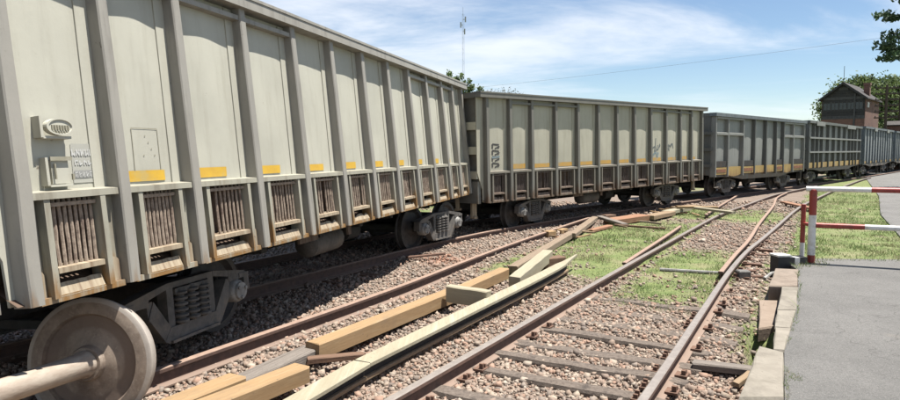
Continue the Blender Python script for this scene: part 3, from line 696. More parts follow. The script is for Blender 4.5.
# plates and stencils on the near wagon's first bay
def decal(parent, sf, k, name, mat, strokes, lift=.004):
    """flat painted strokes following the panel: (y0,z0,y1,z1,width)"""
    m_ = MB()
    for y0, z0, y1, z1, wd in strokes:
        d = Vector((y1-y0, z1-z0)); nn = Vector((-d.y, d.x)).normalized()*wd/2; n = max(1, int(d.length/.05)); vs2 = []
        for i in range(n+1):
            y, z = y0+d.x*i/n, z0+d.y*i/n
            for s in (1, -1): vs2.append((sf(k, y+nn.x*s, z+nn.y*s)+lift, y+nn.x*s, z+nn.y*s))
        m_.add(vs2, [(2*i,2*i+1,2*i+3,2*i+2) for i in range(n)])
    return m_.build(name, mat, parent)
y0 = RIBY[0]
decal(w1, surf1, 0, 'stencil_patch', MAT['grey_patch'], [(.575,.72,.575,.985,.22)], .003)
decal(w1, surf1, 0, 'stencil_box', MAT['dgrey_patch'], [(.475,.778,.675,.778,.05)], .0055)
rr = random.Random(9)
st = []
for row, (zz, hh, ya, yb, n) in enumerate(((.925,.045,.47,.66,5),(.855,.03,.49,.64,4))):
    for i in range(n):
        ya2 = ya+(yb-ya)*i/n; wd = (yb-ya)/n*.6
        st += [(ya2, zz-hh/2, ya2, zz+hh/2, .010), (ya2, zz+hh/2*rr.choice((1,0,-1)), ya2+wd, zz+hh/2*rr.choice((1,0,-1)), .010)]
        if rr.random() < .6: st.append((ya2+wd, zz-hh/2, ya2+wd, zz+hh/2*rr.choice((0,1)), .009))
for nm, q in (('stencil_number', [e for e in st if e[1] > .885]), ('stencil_code', [e for e in st if e[1] <= .885])): decal(w1, surf1, 0, nm, MAT['white_mark'], q, .0065)
st = []
for i in range(6):
    ya2 = .485+.03*i; st += [(ya2,.762,ya2,.794,.006),(ya2,.762+.032*rr.random(),ya2+.016,.778+.016*rr.random(),.006)]
decal(w1, surf1, 0, 'stencil_lettering', MAT['white_mark'], st, .008)
# oval builder's plate on its bracket
m_ = MB(); zc0, yc0 = 1.075, .325
m_.box(PX, -.045, yc0-.13, yc0-.11, zc0-.06, zc0+.075); m_.box(PX, -.05, yc0-.109, yc0+.10, zc0-.065, zc0-.048); br = m_.build('plate_bracket', MAT['cream'], w1)
def oval(ry_, rz_, x0, x1, n=28): return [[(x, yc0+.01+ry_*s*math.cos(2*PI*i/n), zc0+.01+rz_*s*math.sin(2*PI*i/n)) for i in range(n)] for x, s in ((x0,1),(x1,1),(x1,.84),(x1-.008,.8))]
op = MB().rings(oval(.105,.055,-.07,-.03)).build('oval_plate', MAT['cream'], w1)
m_ = MB()
for i in range(7): m_.box(-.038,-.031,yc0-.055+i*.02,yc0-.044+i*.02+.003*(i%2),zc0-.012,zc0+.02)
for i in range(6): m_.box(-.038,-.032,yc0-.045+i*.02,yc0-.033+i*.02,zc0-.03,zc0-.018)
m_.build('raised_lettering', MAT['seam'], op)
# square card holder
zc1, yc1 = .80, .325
m_ = MB(); m_.box(PX,-.065,yc1-.105,yc1-.085,zc1-.09,zc1+.09); m_.box(PX,-.07,yc1-.083,yc1+.09,zc1-.10,zc1-.084); m_.box(PX,-.085,yc1-.05,yc1+.08,zc1-.08,zc1+.075)
ch = m_.build('card_holder', MAT['cream'], w1)
m_ = MB(); m_.box(-.075,-.066,yc1-.065,yc1+.10,zc1+.07,zc1+.095); m_.box(-.0752,-.065,yc1-.04,yc1-.03,zc1-.05,zc1+.05); m_.box(-.0753,-.064,yc1+.088,yc1+.103,zc1-.06,zc1-.02); m_.build('retaining_clip', MAT['seam'], ch)
# scribed rectangle, spots on the second bay
decal(w1, surf1, 1, 'scribed_rectangle', MAT['seam'], [(1.02,.78,1.02,1.11,.006),(1.02,1.11,1.30,1.11,.006),(1.30,1.11,1.30,.78,.006)]+[(1.02+.1+.03*i,.9+.05*((i*3)%4),1.13+.03*i,.905+.05*((i*3)%4),.01) for i in range(5)])
decal(w1, surf1, 8, 'grey_stencil', MAT['dgrey_patch'], [(RIBY[8]+.30,.80,RIBY[8]+.30,1.0,.13)])
# second wagon: stencil column and graffiti
st = []
for i in range(4):
    zz = .76+i*.14; yb = RIBY[0]+.24; st += [(yb,zz,yb,zz+.1,.05),(yb,zz+.1,yb+.22,zz+.1*rr.random(),.035),(yb+.08,zz,yb+.24,zz+.05,.03),(yb+.2,zz,yb+.2,zz+.08*rr.random(),.04)]
decal(w2, surf2, 0, 'black_stencil', MAT['black_mark'], st)
decal(w2, surf2, 0, 'blue_stencil', MAT['teal'], [(RIBY[0]+.22,.98,RIBY[0]+.48,1.0,.04)], .006)
def scribble(k, ya, yb, za, zb, n, seed, wd):
    r = random.Random(seed); out = []; p = (RIBY[k]+ya, za+(zb-za)*.4)
    for i in range(n):
        q = (RIBY[k]+ya+(yb-ya)*min(1, (i+1)/n+.12*math.sin(i*2.1)), za+(zb-za)*r.random()); out.append((*p, *q, wd)); p = q
    return out
decal(w2, surf2, 8, 'graffiti', MAT['graffiti'], scribble(8,.12,.72,1.0,1.22,13,3,.045)+[(RIBY[8]+.38,1.05,RIBY[8]+.42,1.40,.05)])
decal(w2, surf2, 8, 'graffiti', MAT['teal'], scribble(8,.25,.62,.82,.98,10,5,.05), .005)
decal(w2, surf2, 9, 'graffiti', MAT['graffiti'], scribble(9,.08,.6,1.0,1.3,12,6,.035))

def flat_wagon(label, start, az, zb, L, H, ribs, style, seed, group='grey gondola wagons further along the train'):
    """grey gondolas behind: style selects bars, boxes and yellow band"""
    r = random.Random(seed); w = thing('gondola_wagon', label, 'freight wagon', (*start, zb), rz(-az), group)
    body, rib, bar = {'frame': (MAT['grey_w'],MAT['grey_r'],MAT['lite_r']), 'grid': (MAT['grey_w'],MAT['grey_r'],MAT['lite_r']), 'blue': (MAT['blue_w'],MAT['blue_top'],MAT['lite_r'])}[style]
    pts = [0]+ribs+[L]
    for a, b2 in zip(pts[:-1], pts[1:]):
        if b2-a < .02: continue
        bl = .05 if style == 'frame' else .03
        us = [a+(b2-a)*i/8 for i in range(9)]; zs = [.05+(H-.05)*i/8 for i in range(9)]
        MB().grid(lambda u, z: ((-.165 if style != 'blue' else -.10)+bl*max(0,math.sin(PI*(u-a)/(b2-a)))**.6*max(0,math.sin(PI*(z-.05)/(H-.05)))**.4, u, z), us, zs).build('side_panel', body, w, True)
    for i, y in enumerate([0.03]+ribs+[L-.03]):
        rg = [[(x,y+q,z) for x, q in ((-.22,-.055),(-.02-d,-.042),(-d,-.03),(-d,.03),(-.02-d,.042),(-.22,.055))] for z, d in ((-.06 if style == 'frame' else -.02,0),(H*.5,.01),(H+.01,.02))]
        MB().rings(rg).build('rib', bar if style == 'frame' and (i in (0,1,2,7,8,9) and i not in (9,)) and i != 3 else rib, w)
    m_ = MB(); m_.box(-.24,.03,-.1,L+.1,H,H+.13); m_.build('top_chord', MAT['blue_top'] if style != 'grid' else rib, w)
    m_ = MB(); m_.box(-WID,-WID+.16,-.1,L+.1,H,H+.128); m_.build('top_chord', MAT['blue_top'], w)
    m_ = MB(); m_.box(-WID+.1,-WID+.12,-.02,L+.02,0,H-.003); m_.build('far_side_wall', body, w)
    for ye, sg in ((-.02,-1),(L+.02,1)):
        m_ = MB(); m_.box(-WID+.12,-.2,min(ye,ye+sg*.03),max(ye,ye+sg*.03),.0,H-.003); m_.build('end_wall', rib, w)
        m_ = MB(); m_.box(-WID+.16,-.242,min(ye-.05,ye+.05),max(ye-.05,ye+.05),H-.002,H+.126); m_.build('end_chord', rib, w)
        for zb2 in (.3,.9,1.5): m_ = MB(); m_.box(-WID+.14,-.14,min(ye+sg*.03,ye+sg*.12),max(ye+sg*.03,ye+sg*.12),zb2,zb2+.12); m_.build('end_beam', rib, w)
        m_ = MB(); m_.box(-WID/2-.12,-WID/2+.12,min(ye,ye+sg*.55),max(ye,ye+sg*.55),-.25,-.02); m_.build('coupler', MAT['under'], w)
        m_ = MB(); m_.tube([(-.10,ye-sg*.15,.1),(-.10,ye-sg*.15,-.45),(-.10,ye-sg*.5,-.45)], .02, 5); m_.build('step_bracket', MAT['lite_r'], w)
    if style == 'frame':
        for a, b2 in ((pts[0]+.05,pts[1]),(pts[1],pts[2]),(pts[6],pts[7]),(pts[7],pts[8]-.05)):
            m_ = MB(); m_.add([(-.22,a+.04,H*.68),(-.015,a+.04,H*.69),(-.015,a+.04,H*.73),(-.22,a+.04,H*.75),(-.22,b2-.045,H*.68),(-.015,b2-.045,H*.69),(-.015,b2-.045,H*.73),(-.22,b2-.045,H*.75)], [(0,1,2,3),(7,6,5,4),(0,4,5,1),(1,5,6,2),(2,6,7,3),(3,7,4,0)]); m_.build('cross_bar', bar, w)
            m_ = MB(); m_.box(-.13,-.02,a+.04,b2-.045,H-.08,H-.01); m_.build('cross_bar', bar, w)
    if style == 'grid':
        for zf in (.34,.66):
            m_ = MB(); m_.prism([(.06,H*zf),(L-.06,H*zf),(L-.06,H*zf+.08),(.06,H*zf+.08)], -.2, .012); m_.build('cross_bar', bar, w)
        for a, b2 in ((ribs[0],ribs[2]),(ribs[-4],ribs[-2])):
            m_ = MB(); m_.box(.032,.06,a,b2,H-.10,H+.10); m_.build('number_board', bar, w)
    if style == 'blue':
        for a, b2 in ((ribs[2],ribs[3]),(ribs[-3],ribs[-2])):
            m_ = MB(); m_.box(.032,.06,a,b2,H-.12,H+.10); m_.build('number_board', bar, w)
    # band, door boxes along the foot
    for i, (a, b2) in enumerate(zip(pts[:-1], pts[1:])):
        box = style == 'frame' and i in (0,2,5,7)
        if box:
            m_ = MB(); m_.box(-.10,-.055,a+.07,b2-.07,.30,.52); m_.build('door_recess', MAT['under'], w)
            m_ = MB(); m_.box(-.10,-.04,a+.07,b2-.07,.02,.28); m_.build('door_frame', MAT['yel_band'], w)
            m_ = MB(); m_.box(-.04,-.03,a+.16,b2-.14,.10,.22); m_.build('door_plate', MAT['rust_plate'], w)
        elif style != 'blue' or i % 2 == 0:
            zt = {'frame': .30, 'grid': .27, 'blue': .16}[style]
            us = [a+.06+(b2-a-.12)*q/4 for q in range(5)]
            m_ = MB(); m_.prism([(u, .0+(-.08*math.sin(PI*q/4) if style == 'frame' and i in (1,6) else 0)) for q, u in enumerate(us)]+[(us[-1],zt),(us[0],zt)], -.10, -.075); m_.build('yellow_band', MAT['yel_band'], w)
    m_ = MB(); m_.prism([(.1,.0),(L-.1,.0),(L-.1,-.06),(L-1.6,-.10),(L-2.8,-.22),(2.8,-.22),(1.6,-.10),(.1,-.06)], -.16, -.125); m_.build('side_sill', MAT['grey_r'], w)
    m_ = MB(); m_.box(-WID+.14,-.17,.05,L-.05,.0,.06); m_.build('floor', MAT['under'], w)
    m_ = MB(); m_.box(-WID/2-.2,-WID/2+.2,0,L,-.3,-.005); m_.build('center_sill', MAT['under'], w)
    m_ = MB(); m_.lathe([(0,-.4),(.16,-.36),(.16,.36),(0,.4)], axm((-.7,L*.5,-.32),(0,1,0)), 12, False); m_.build('air_reservoir', MAT['under'], w, True)
    c, s_ = math.cos(az), math.sin(az)
    for u in (1.75, L-1.75):
        x = start[0]+u*s_-1.45*c; y = start[1]+u*c+1.45*s_
        bogie(w, pose(x, y, .17, az))
    return w
flat_wagon('grey gondola with light-framed end bays and yellow foot, third wagon from left', (9.75,23.5), rad(46), 1.03, 9.7, 2.17, [1.12,2.55,3.72,4.95,6.1,7.0,8.2], 'frame', 3)
flat_wagon('grey gondola with two long bars across its ribs, fourth wagon from left', (17.7,31.6), rad(42.8), 1.06, 12.1, 2.23, [1.05,1.8,2.7,4.0,5.3,6.6,7.9,9.2,10.1,10.9], 'grid', 4)
flat_wagon('bluish gondola with plain ribs in front of signal box, fifth wagon from left', (26.9,41.6), rad(41.5), 1.06, 12.4, 2.3, [1.1,2.2,3.3,4.4,5.5,6.6,7.7,8.8,9.9,11], 'blue', 5)
flat_wagon('bluish gondola wagon at the far end, cut by the right picture edge', (36.2,52.1), rad(41), 1.06, 12.4, 2.3, [1.2,2.4,3.6,4.8,6,7.2,8.4,9.6,10.8], 'blue', 6)

# ------------------------------------------------------------------ loose wheelset in front of the near wagon
def wheel_near_mat():
    m, nt, b = newmat('worn_wheel_steel'); t = NT(nt); v = t.coord('Object')
    sep = t.node('ShaderNodeSeparateXYZ'); t.l.new(v, sep.inputs[0])
    r_ = t.math('SQRT', t.math('ADD', t.math('POWER', sep.outputs[1], 2.0), t.math('POWER', sep.outputs[2], 2.0)))
    n = t.noise(v, 7, 7, .65); n2 = t.noise(v, 30, 5, .7)
    c = t.mix(t.ramp(n, .3, .7), (.42, .34, .27), (.24, .18, .14)); c = t.mix(t.math('MULTIPLY', t.ramp(n2, .48, .7), .6), c, (.50, .42, .34))
    ring = t.math('MULTIPLY', t.ramp(r_, .235, .265), t.ramp(r_, .35, .335)); c = t.mix(t.math('MULTIPLY', ring, .8), c, (.22, .16, .125))
    c = t.mix(t.math('MULTIPLY', t.ramp(t.noise(v, 3.2, 6, .7), .5, .7), .55), c, (.17, .13, .105))
    c = t.mix(t.math('MULTIPLY', t.ramp(r_, .428, .436), .6), c, (.60, .56, .51))
    t.put(b.inputs['Base Color'], c); b.inputs['Roughness'].default_value = .6; b.inputs['Metallic'].default_value = .1; t.bump(b, n2, .25, .006); return m
MAT['wheel_near'] = wheel_near_mat()
MAT['axle_near'] = simple('pale_rusty_axle', (.60, .52, .43), (.42, .335, .265), 7, .6, metal=.15, stretch=(.6,2,2), c3=(.28, .2, .15))
WAZ = rad(184)                                     # direction from the visible wheel along the axle
wc = Vector((-2.585, 4.56, .43)); wdir = Vector((math.sin(WAZ), math.cos(WAZ), .12)).normalized()
ws = thing('wheelset', 'loose rusty wheelset lying beside the nearest wagon', 'train wheelset', wc, (-wdir).to_track_quat('X','Z').to_matrix())
# local x points away from the axle middle (outboard)
r = .44
prof = [(.082,-.125),(.115,-.125),(.125,-.11),(.130,-.085),(.20,-.062),(.245,-.052),(.262,-.050),(.335,-.052),(.345,-.065),(.352,-.082),(r+.012,-.082),(r+.026,-.074),(r+.028,-.06),(r+.018,-.042),(r+.004,-.03),(r-.002,0),(r-.008,.05),(r-.014,.058),(r-.08,.06),(r-.10,.03),(.16,.03),(.12,.07),(.09,.09),(.08,.09)]
WM = MB().lathe(prof, None, 72).mesh('wheel', MAT['wheel_near'], True)
o = link(bpy.data.objects.new('wheel', WM), ws)
o = link(bpy.data.objects.new('wheel', WM), ws); o.matrix_local = Matrix.Translation((-1.6,0,0)) @ Matrix.Rotation(PI,4,'Z')
MB().lathe([(.085,.09),(.08,.05),(.082,-.12),(.098,-.135),(.098,-.16),(.088,-.175),(.083,-.35),(.078,-.8),(.083,-1.25),(.088,-1.425),(.098,-1.44),(.098,-1.465),(.082,-1.48),(.08,-1.69)], None, 28).build('axle', MAT['axle_near'], ws, True)
for s, x in ((1,.09),(-1,-1.69)):
    m_ = MB(); m_.lathe([(.075,0),(.075,s*.05),(.105,s*.06),(.105,s*.22),(.09,s*.24),(.05,s*.25),(.05,s*.27),(0,s*.27)], Matrix.Translation((x,0,0)), 20); j = m_.build('journal_bearing', MAT['cap'], ws, True)

# ------------------------------------------------------------------ loose timbers
def beam(name, label, cat, p0, p1, wd, th, mat, seed, group=None, jag=.01, taper=1.0, roll=0):
    """p0, p1 = centre line of the top face; wd across, th thick"""
    r = random.Random(seed); p0, p1 = Vector(p0), Vector(p1)
    for p in (p0, p1): p.z += .05*min(1, max(0, (p.y-8.5)/3))
    d = p1-p0; L = d.length
    me_rot = d.to_track_quat('Y','Z').to_matrix() @ ry(roll)
    N = max(5, int(L/.25)); rg = []; ch = min(.012, th*.2, wd*.1)
    for i in range(N+1):
        u = i/N; y = u*L; w2_ = wd/2*(1+(taper-1)*u)*(1+r.uniform(-.02,.02)); o_ = (r.uniform(-.004,.004), r.uniform(-.003,.003))
        sec = [(-w2_,-th),(w2_,-th),(w2_,-ch),(w2_-ch,0),(-w2_+ch,0),(-w2_,-ch)]
        rg.append([(x+o_[0], y+(r.uniform(-jag,jag) if i in (0,N) else 0), z+o_[1]) for x, z in sec])
    ob = MB().rings(rg).build(name, mat)
    m = me_rot.to_4x4(); m.translation = p0; ob.matrix_world = m
    return tag(ob, label, cat, group)
G = 'loose timbers scattered beside the derailed wagons'
# long pale beam: flat top, narrow web, foot flange, tapering tip
cr_ = thing('pale_beam', 'long pale cream beam with a shade-coloured underside, tapering to a tip on the grass', 'beam', (-1.5,3.5,0)); cr_.matrix_world = Matrix.Identity(4)
cp = [(-1.62,3.25,.19),(-1.15,4.29,.195),(-.74,5.21,.2),(.21,6.95,.205),(1.2,8.72,.22),(1.78,9.80,.24),(2.06,10.32,.27)]
cw = [1,1,1,1,1,1,1]
def strip(pts, x0, x1, z0, z1, name, mat, tip=True):
    pp = smooth_path(pts, .3); rg = []
    for i, p in enumerate(pp):
        d = (pp[min(i+1,len(pp)-1)]-pp[max(i-1,0)]).normalized(); s = Vector((d.y,-d.x,0)).normalized(); u = i/(len(pp)-1)
        k = 1 if u < .86 or not tip else max(.12, 1-((u-.86)/.14)**1.6)
        rg.append([p+s*a*k+Vector((0,0,b)) for a, b in ((x0,z0),(x1,z0),(x1,z1-.006),(x1-.006,z1),(x0+.006,z1),(x0,z1-.006))])
    return MB().rings(rg).build(name, mat, cr_)
jn = (-.74,5.21,.245)
strip(cp[:3], -.085,.085,-.034,0,'top_flange',MAT['wood_cream'], False)
strip([(-.735,5.222,.201)]+cp[3:], -.083,.083,-.034,.001,'top_flange',MAT['wood_cream'])
strip([(x,y,z-.004) for x,y,z in cp[:-1]], -.025,.025,-.12,-.03,'web',MAT['web_shade'], False)
strip([(x,y,z-.0) for x,y,z in cp[:-1]], -.055,.055,-.15,-.118,'bottom_flange',MAT['wood_tan'], False)
beam('timber', 'golden squared timber in front of the wheelset, its cut end beside the grey plank', 'timber', (-2.33,3.45,.19), (-1.225,5.16,.195), .19, .13, MAT['wood_gold'], 1, G)
beam('timber', 'golden timber along the rusty rail, partly behind the frontmost timber, beside the loose wheel', 'timber', (-2.62,3.35,.17), (-1.70,4.98,.175), .20, .15, MAT['wood_gold'], 2, G)
beam('plank', 'weathered grey plank between the short and the long golden timbers', 'timber', (-1.72,5.02,.12), (-1.30,5.86,.13), .20, .10, MAT['wood_grey'], 3, G)
beam('timber', 'long golden timber running from the grey plank up to the pale stub block', 'timber', (-1.27,5.78,.19), (.02,8.16,.17), .17, .15, MAT['wood_gold'], 4, G)
beam('timber', 'golden timber behind the pale stub block, continuing the long golden one', 'timber', (.03,8.18,.15), (.82,9.62,.16), .17, .15, MAT['wood_gold'], 5, G)
beam('board', 'thin brown board lying crosswise below the long golden timber', 'timber', (-1.29,5.63,.10), (-.80,5.80,.09), .09, .05, MAT['wood_brown'], 6, G)
beam('timber_block', 'short pale cream block leaning against the long pale beam', 'timber', (-.02,7.80,.30), (.46,7.52,.285), .13, .20, MAT['wood_cream'], 7, G)
beam('timber', 'short tan timber propped up at an angle beside the tip of the pale beam', 'timber', (.88,8.72,.22), (1.62,10.55,.27), .17, .17, MAT['wood_cream'], 8, G)
beam('timber_block', 'dark brown square block on the grass beside the propped tan timber', 'timber', (1.50,10.35,.17), (1.86,10.55,.17), .20, .17, MAT['wood_brown'], 9, G)
beam('plank', 'long greyish tan plank along the grass edge, rising towards the wagons', 'timber', (.98,9.95,.12), (2.66,13.9,.15), .16, .11, MAT['wood_weath'], 10, G)
beam('plank', 'tan plank lifted against the rusty rail at the grass corner', 'timber', (2.60,13.6,.14), (3.85,16.9,.17), .17, .09, MAT['wood_weath'], 11, G)
beam('plank', 'grey plank sloping down to the grass, right half of the inverted V', 'timber', (3.95,16.85,.19), (4.4,15.95,.08), .18, .07, MAT['wood_grey'], 12, G)
beam('board', 'thin reddish board lying along the top edge of the grass', 'timber', (3.25,14.8,.07), (3.95,15.75,.07), .16, .06, MAT['wood_red'], 13, G)
beam('board', 'long thin dark stick across the top of the grass, below the red-brown slab', 'timber', (4.1,15.85,.08), (5.15,15.2,.06), .07, .05, MAT['wood_brown'], 14, G)
beam('slab', 'broken red-brown sleeper slab at the foot of the second wagon', 'timber', (4.15,16.55,.13), (5.25,17.25,.18), .42, .14, MAT['wood_red'], 15, G, .05)
beam('plank', 'tan plank right of the red-brown slab', 'timber', (5.35,17.15,.16), (6.35,18.35,.17), .30, .11, MAT['wood_tan'], 16, G)
beam('plank', 'pale tan plank further right, leading to the crossed boards', 'timber', (6.2,18.35,.17), (7.35,19.75,.16), .26, .10, MAT['wood_cream'], 17, G)
beam('board', 'pale board lying flat, upper one of the two crossed boards', 'timber', (6.75,19.0,.26), (7.95,19.0,.24), .20, .07, MAT['wood_gold'], 18, G)
beam('board', 'pale board over the rail, lower one of the two crossed boards', 'timber', (7.15,18.55,.27), (7.75,17.4,.24), .17, .07, MAT['wood_cream'], 19, G)
beam('board', 'splintered tan board behind the two crossed boards near the wagon wheels', 'timber', (6.9,19.75,.16), (8.0,20.8,.14), .2, .07, MAT['wood_tan'], 20, G)
beam('timber_block', 'small golden offcut left of the tan planks, nearest the rusty rail', 'timber', (2.12,14.1,.12), (2.32,14.3,.12), .17, .12, MAT['wood_gold'], 21, G)
beam('timber_block', 'small golden offcut right of the other offcut beside the rusty rail', 'timber', (2.50,14.62,.10), (2.68,14.85,.10), .15, .10, MAT['wood_gold'], 22, G)
beam('timber_block', 'brown broken stump beside the inverted V planks', 'timber', (4.15,17.3,.16), (4.5,17.6,.15), .2, .15, MAT['wood_brown'], 23, G)
beam('board', 'grey board end on the ballast between the switch track and the kerb', 'timber', (2.17,5.60,.07), (2.80,5.33,.07), .13, .06, MAT['wood_grey'], 24, G)
beam('board', 'short tan splinter beside the grey board near the kerb', 'timber', (2.33,5.12,.045), (2.60,5.38,.06), .06, .04, MAT['wood_tan'], 25, G)
beam('plank', 'reddish brown plank crossing the switch rails left of the barrier', 'timber', (11.7,22.4,.12), (11.15,19.6,.14), .22, .06, MAT['wood_red'], 26)
beam('metal_strip', 'thin rusty rod lying on the ballast under the wagon shadow', 'metal bar', (-.75,11.0,.09), (-.1,11.35,.09), .06, .04, MAT['rust_iron'], 27)

rq = random.Random(77)
for i in range(22):
    u = rq.random(); x = 2.0+u*5.4+rq.uniform(-.5,.5); y = 13.0+u*6.6+rq.uniform(-.7,.7); a = rq.uniform(0,PI); L = rq.uniform(.18,.55)
    beam('wood_splinter', 'small broken wood splinter scattered between the planks and the wagon wheels', 'splinter', (x,y,.07), (x+L*math.cos(a),y+L*math.sin(a),.06+rq.uniform(0,.08)), rq.uniform(.04,.09), rq.uniform(.025,.05), MAT[rq.choice(('wood_tan','wood_brown','wood_weath','wood_red','wood_gold'))], 600+i, 'wood splinters beside the wagons', .03, rq.uniform(.3,1))

# ------------------------------------------------------------------ switch gear
ro = thing('switch_rod', 'pale switch rod with a small grey box crossing the track by the kerb end', 'switch rod', (4.2,9.6,.05)); ro.matrix_world = Matrix.Identity(4)
MB().tube([(3.35,10.12,.05),(3.9,9.88,.055),(4.26,9.72,.06)], .028, 8).build('rod', MAT['cap'], ro, True)
m_ = MB(); m_.rings([[(4.36+a*s,9.42+b*s,z) for a, b in ((-.085,-.075),(.085,-.075),(.09,.075),(-.085,.075))] for z, s in ((.0,1),(.15,1),(.165,.88))]); m_.build('gear_box', MAT['steel'], ro)
MB().tube([(4.44,9.42,.07),(4.7,9.45,.06),(5.02,9.5,.05)], .022, 8).build('rod', MAT['rust_iron'], ro, True)
m_ = MB(); m_.tube([(4.62,9.30,.06),(4.78,9.42,.12),(4.9,9.5,.11),(5.05,9.48,.07)], [.03,.022,.03,.02], 8); m_.build('lever', MAT['cap'], ro, True)
m_ = MB(); m_.box(4.80,5.05,9.36,9.48,.0,.075); m_.build('crank_plate', MAT['under'], ro)

# striped block and barrier
sb = thing('striped_block', 'low concrete block painted black and white at the foot of the barrier', 'block', (5.2,9.9,0)); sb.matrix_world = Matrix.Identity(4)
bd = Vector((.95,.10,0)).normalized(); bn = Vector((-bd.y,bd.x,0))
def obb(m_, o, d, n, a0, a1, b0, b1, z0, z1):
    vs2 = [Vector(o)+d*a+n*b+Vector((0,0,z)) for z in (z0,z1) for b in (b0,b1) for a in (a0,a1)]
    m_.add(vs2, [(0,2,3,1),(4,5,7,6),(0,1,5,4),(2,6,7,3),(0,4,6,2),(1,3,7,5)]); return m_
O = (4.93,9.52,0)
for i, (a0, a1, mt, h) in enumerate(((0,.19,'black_paint',.345),(.195,.28,'black_paint',.33),(.283,.36,'white_paint',.327),(.363,.48,'black_paint',.33))):
    obb(MB(), O, bd, bn, a0, a1, .02 if i else 0, .20, -.05, h).build('painted_segment', MAT[mt], sb)
obb(MB(), O, bd, bn, -.012, .20, -.012, .215, .347, .372).build('top_cap', MAT['white_paint'], sb)
ba = thing('barrier', 'red and white tubular barrier across the asphalt at the right', 'barrier', (5.55,9.75,.1)); ba.matrix_world = Matrix.Identity(4)
PB = Vector((5.55,9.75,0)); bdir = Vector((.90,-.43,0)).normalized()
def post(m_, p, z0, z1, r): m_.lathe([(r,0),(r,z1-z0)], axm((p.x,p.y,z0),(0,0,1)), 16); return m_
for z0, z1, mt in ((.05,.34,'red_paint'),(.34,.955,'white_paint'),(.955,1.335,'red_paint')): post(MB(), PB, z0, z1, .054).build('post_section', MAT[mt], ba, True)
MB().lathe([(.054,0),(.05,.012),(.03,.02),(0,.022)], axm((PB.x,PB.y,1.335),(0,0,1)), 16, False).build('post_cap', MAT['red_paint'], ba, True)
P2 = PB+Vector((-.02,.22,0))
for z0, z1, mt in ((.05,.50,'white_paint'),(.50,1.10,'red_paint')): post(MB(), P2, z0, z1, .035).build('hinge_post_section', MAT[mt], ba, True)
for z, segs, zo in ((1.355, ((-.10,.74,'white_paint'),(.74,1.75,'red_paint'),(1.75,2.7,'white_paint')), 0), (.80, ((.05,.68,'red_paint'),(.68,1.7,'white_paint'),(1.7,2.7,'red_paint')), 0)):
    for a, b2, mt in segs: 
        p = PB+bdir*a+Vector((0,0,z)); MB().lathe([(.040,0),(.040,b2-a)], axm(p, bdir), 14).build('rail_section', MAT[mt], ba, True)
PE = PB+bdir*2.72
for z0, z1, mt in ((.15,.34,'red_paint'),(.34,.955,'white_paint'),(.955,1.335,'red_paint')): post(MB(), PE, z0, z1, .054).build('post_section', MAT[mt], ba, True)
m_ = MB(); m_.box(-.05,.05,-.06,.16,.80,.84); o = m_.build('hinge', MAT['red_paint'], ba); o.location = (PB.x,PB.y+.06,-.02)

# ------------------------------------------------------------------ signal box
P0 = Vector((36.3,63.0,0)); gd = Vector((.732,-.681,0)); sd = Vector((.681,.732,0))
sg_ = thing('signal_box', 'brick signal box with dark boarded gable rising behind the train', 'signal box', (36.3,63,0)); 
sg_.matrix_world = Matrix(((gd.x,sd.x,0,P0.x),(gd.y,sd.y,0,P0.y),(0,0,1,0),(0,0,0,1)))
GW, GL, EV, AP, BT = 3.65, 6.7, 6.95, 8.35, 4.95
m_ = MB(); m_.box(0,GW,0,GL,0,BT); m_.build('brick_base', MAT['brick'], sg_)
m_ = MB(); v = [(0.05,0.06,BT),(GW-.05,.06,BT),(GW-.05,.06,EV),(GW/2,.06,AP-.1),(.05,.06,EV)]; v2 = [(x,.14,z) for x,y,z in v]; m_.add(v+v2, [(0,1,2,3,4),(9,8,7,6,5)]+[(i,(i+1)%5,(i+1)%5+5,i+5) for i in range(5)]); m_.build('gable_wall', MAT['board'], sg_)
for i in range(11):                                  # horizontal boards of the gable
    z = BT+.02+i*.3
    half = GW/2-.06 if z+.26 < EV else max(.05, (GW/2-.06)*(AP-.15-z-.26)/(AP-.15-EV))
    if 5.75 < z+.15 < 6.6: continue
    m_ = MB(); m_.box(GW/2-half,GW/2+half,.02+.008*(i%2),.058,z,z+.27); m_.build('board', MAT['board'] if i % 3 else MAT['board_grey'], sg_)
m_ = MB(); m_.box(.0,GW,-.03,.02,BT-.03,BT+.12); m_.build('sill_beam', MAT['board_grey'], sg_)
for i in range(5):
    a = .18+i*.67; m_ = MB(); m_.box(a,a+.58,.035,.055,5.78,6.55); wi = m_.build('window', MAT['glass'], sg_)
    m_ = MB()
    for q in (a-.03, a+.26, a+.57): m_.box(q,q+.05,.0,.034,5.75,6.6)
    m_.build('window_frame', MAT['board_grey'], wi)
m_ = MB(); m_.box(2.72,2.86,-.06,-.0,BT-1,EV+.35); m_.build('drain_pipe', MAT['board_grey'], sg_)
m_ = MB(); m_.box(GW-.06,GW,.14,GL,BT,EV); m_.build('brick_side', MAT['brick'], sg_)
m_ = MB(); m_.box(0,.06,.14,GL,BT,EV); m_.build('brick_side', MAT['brick'], sg_)
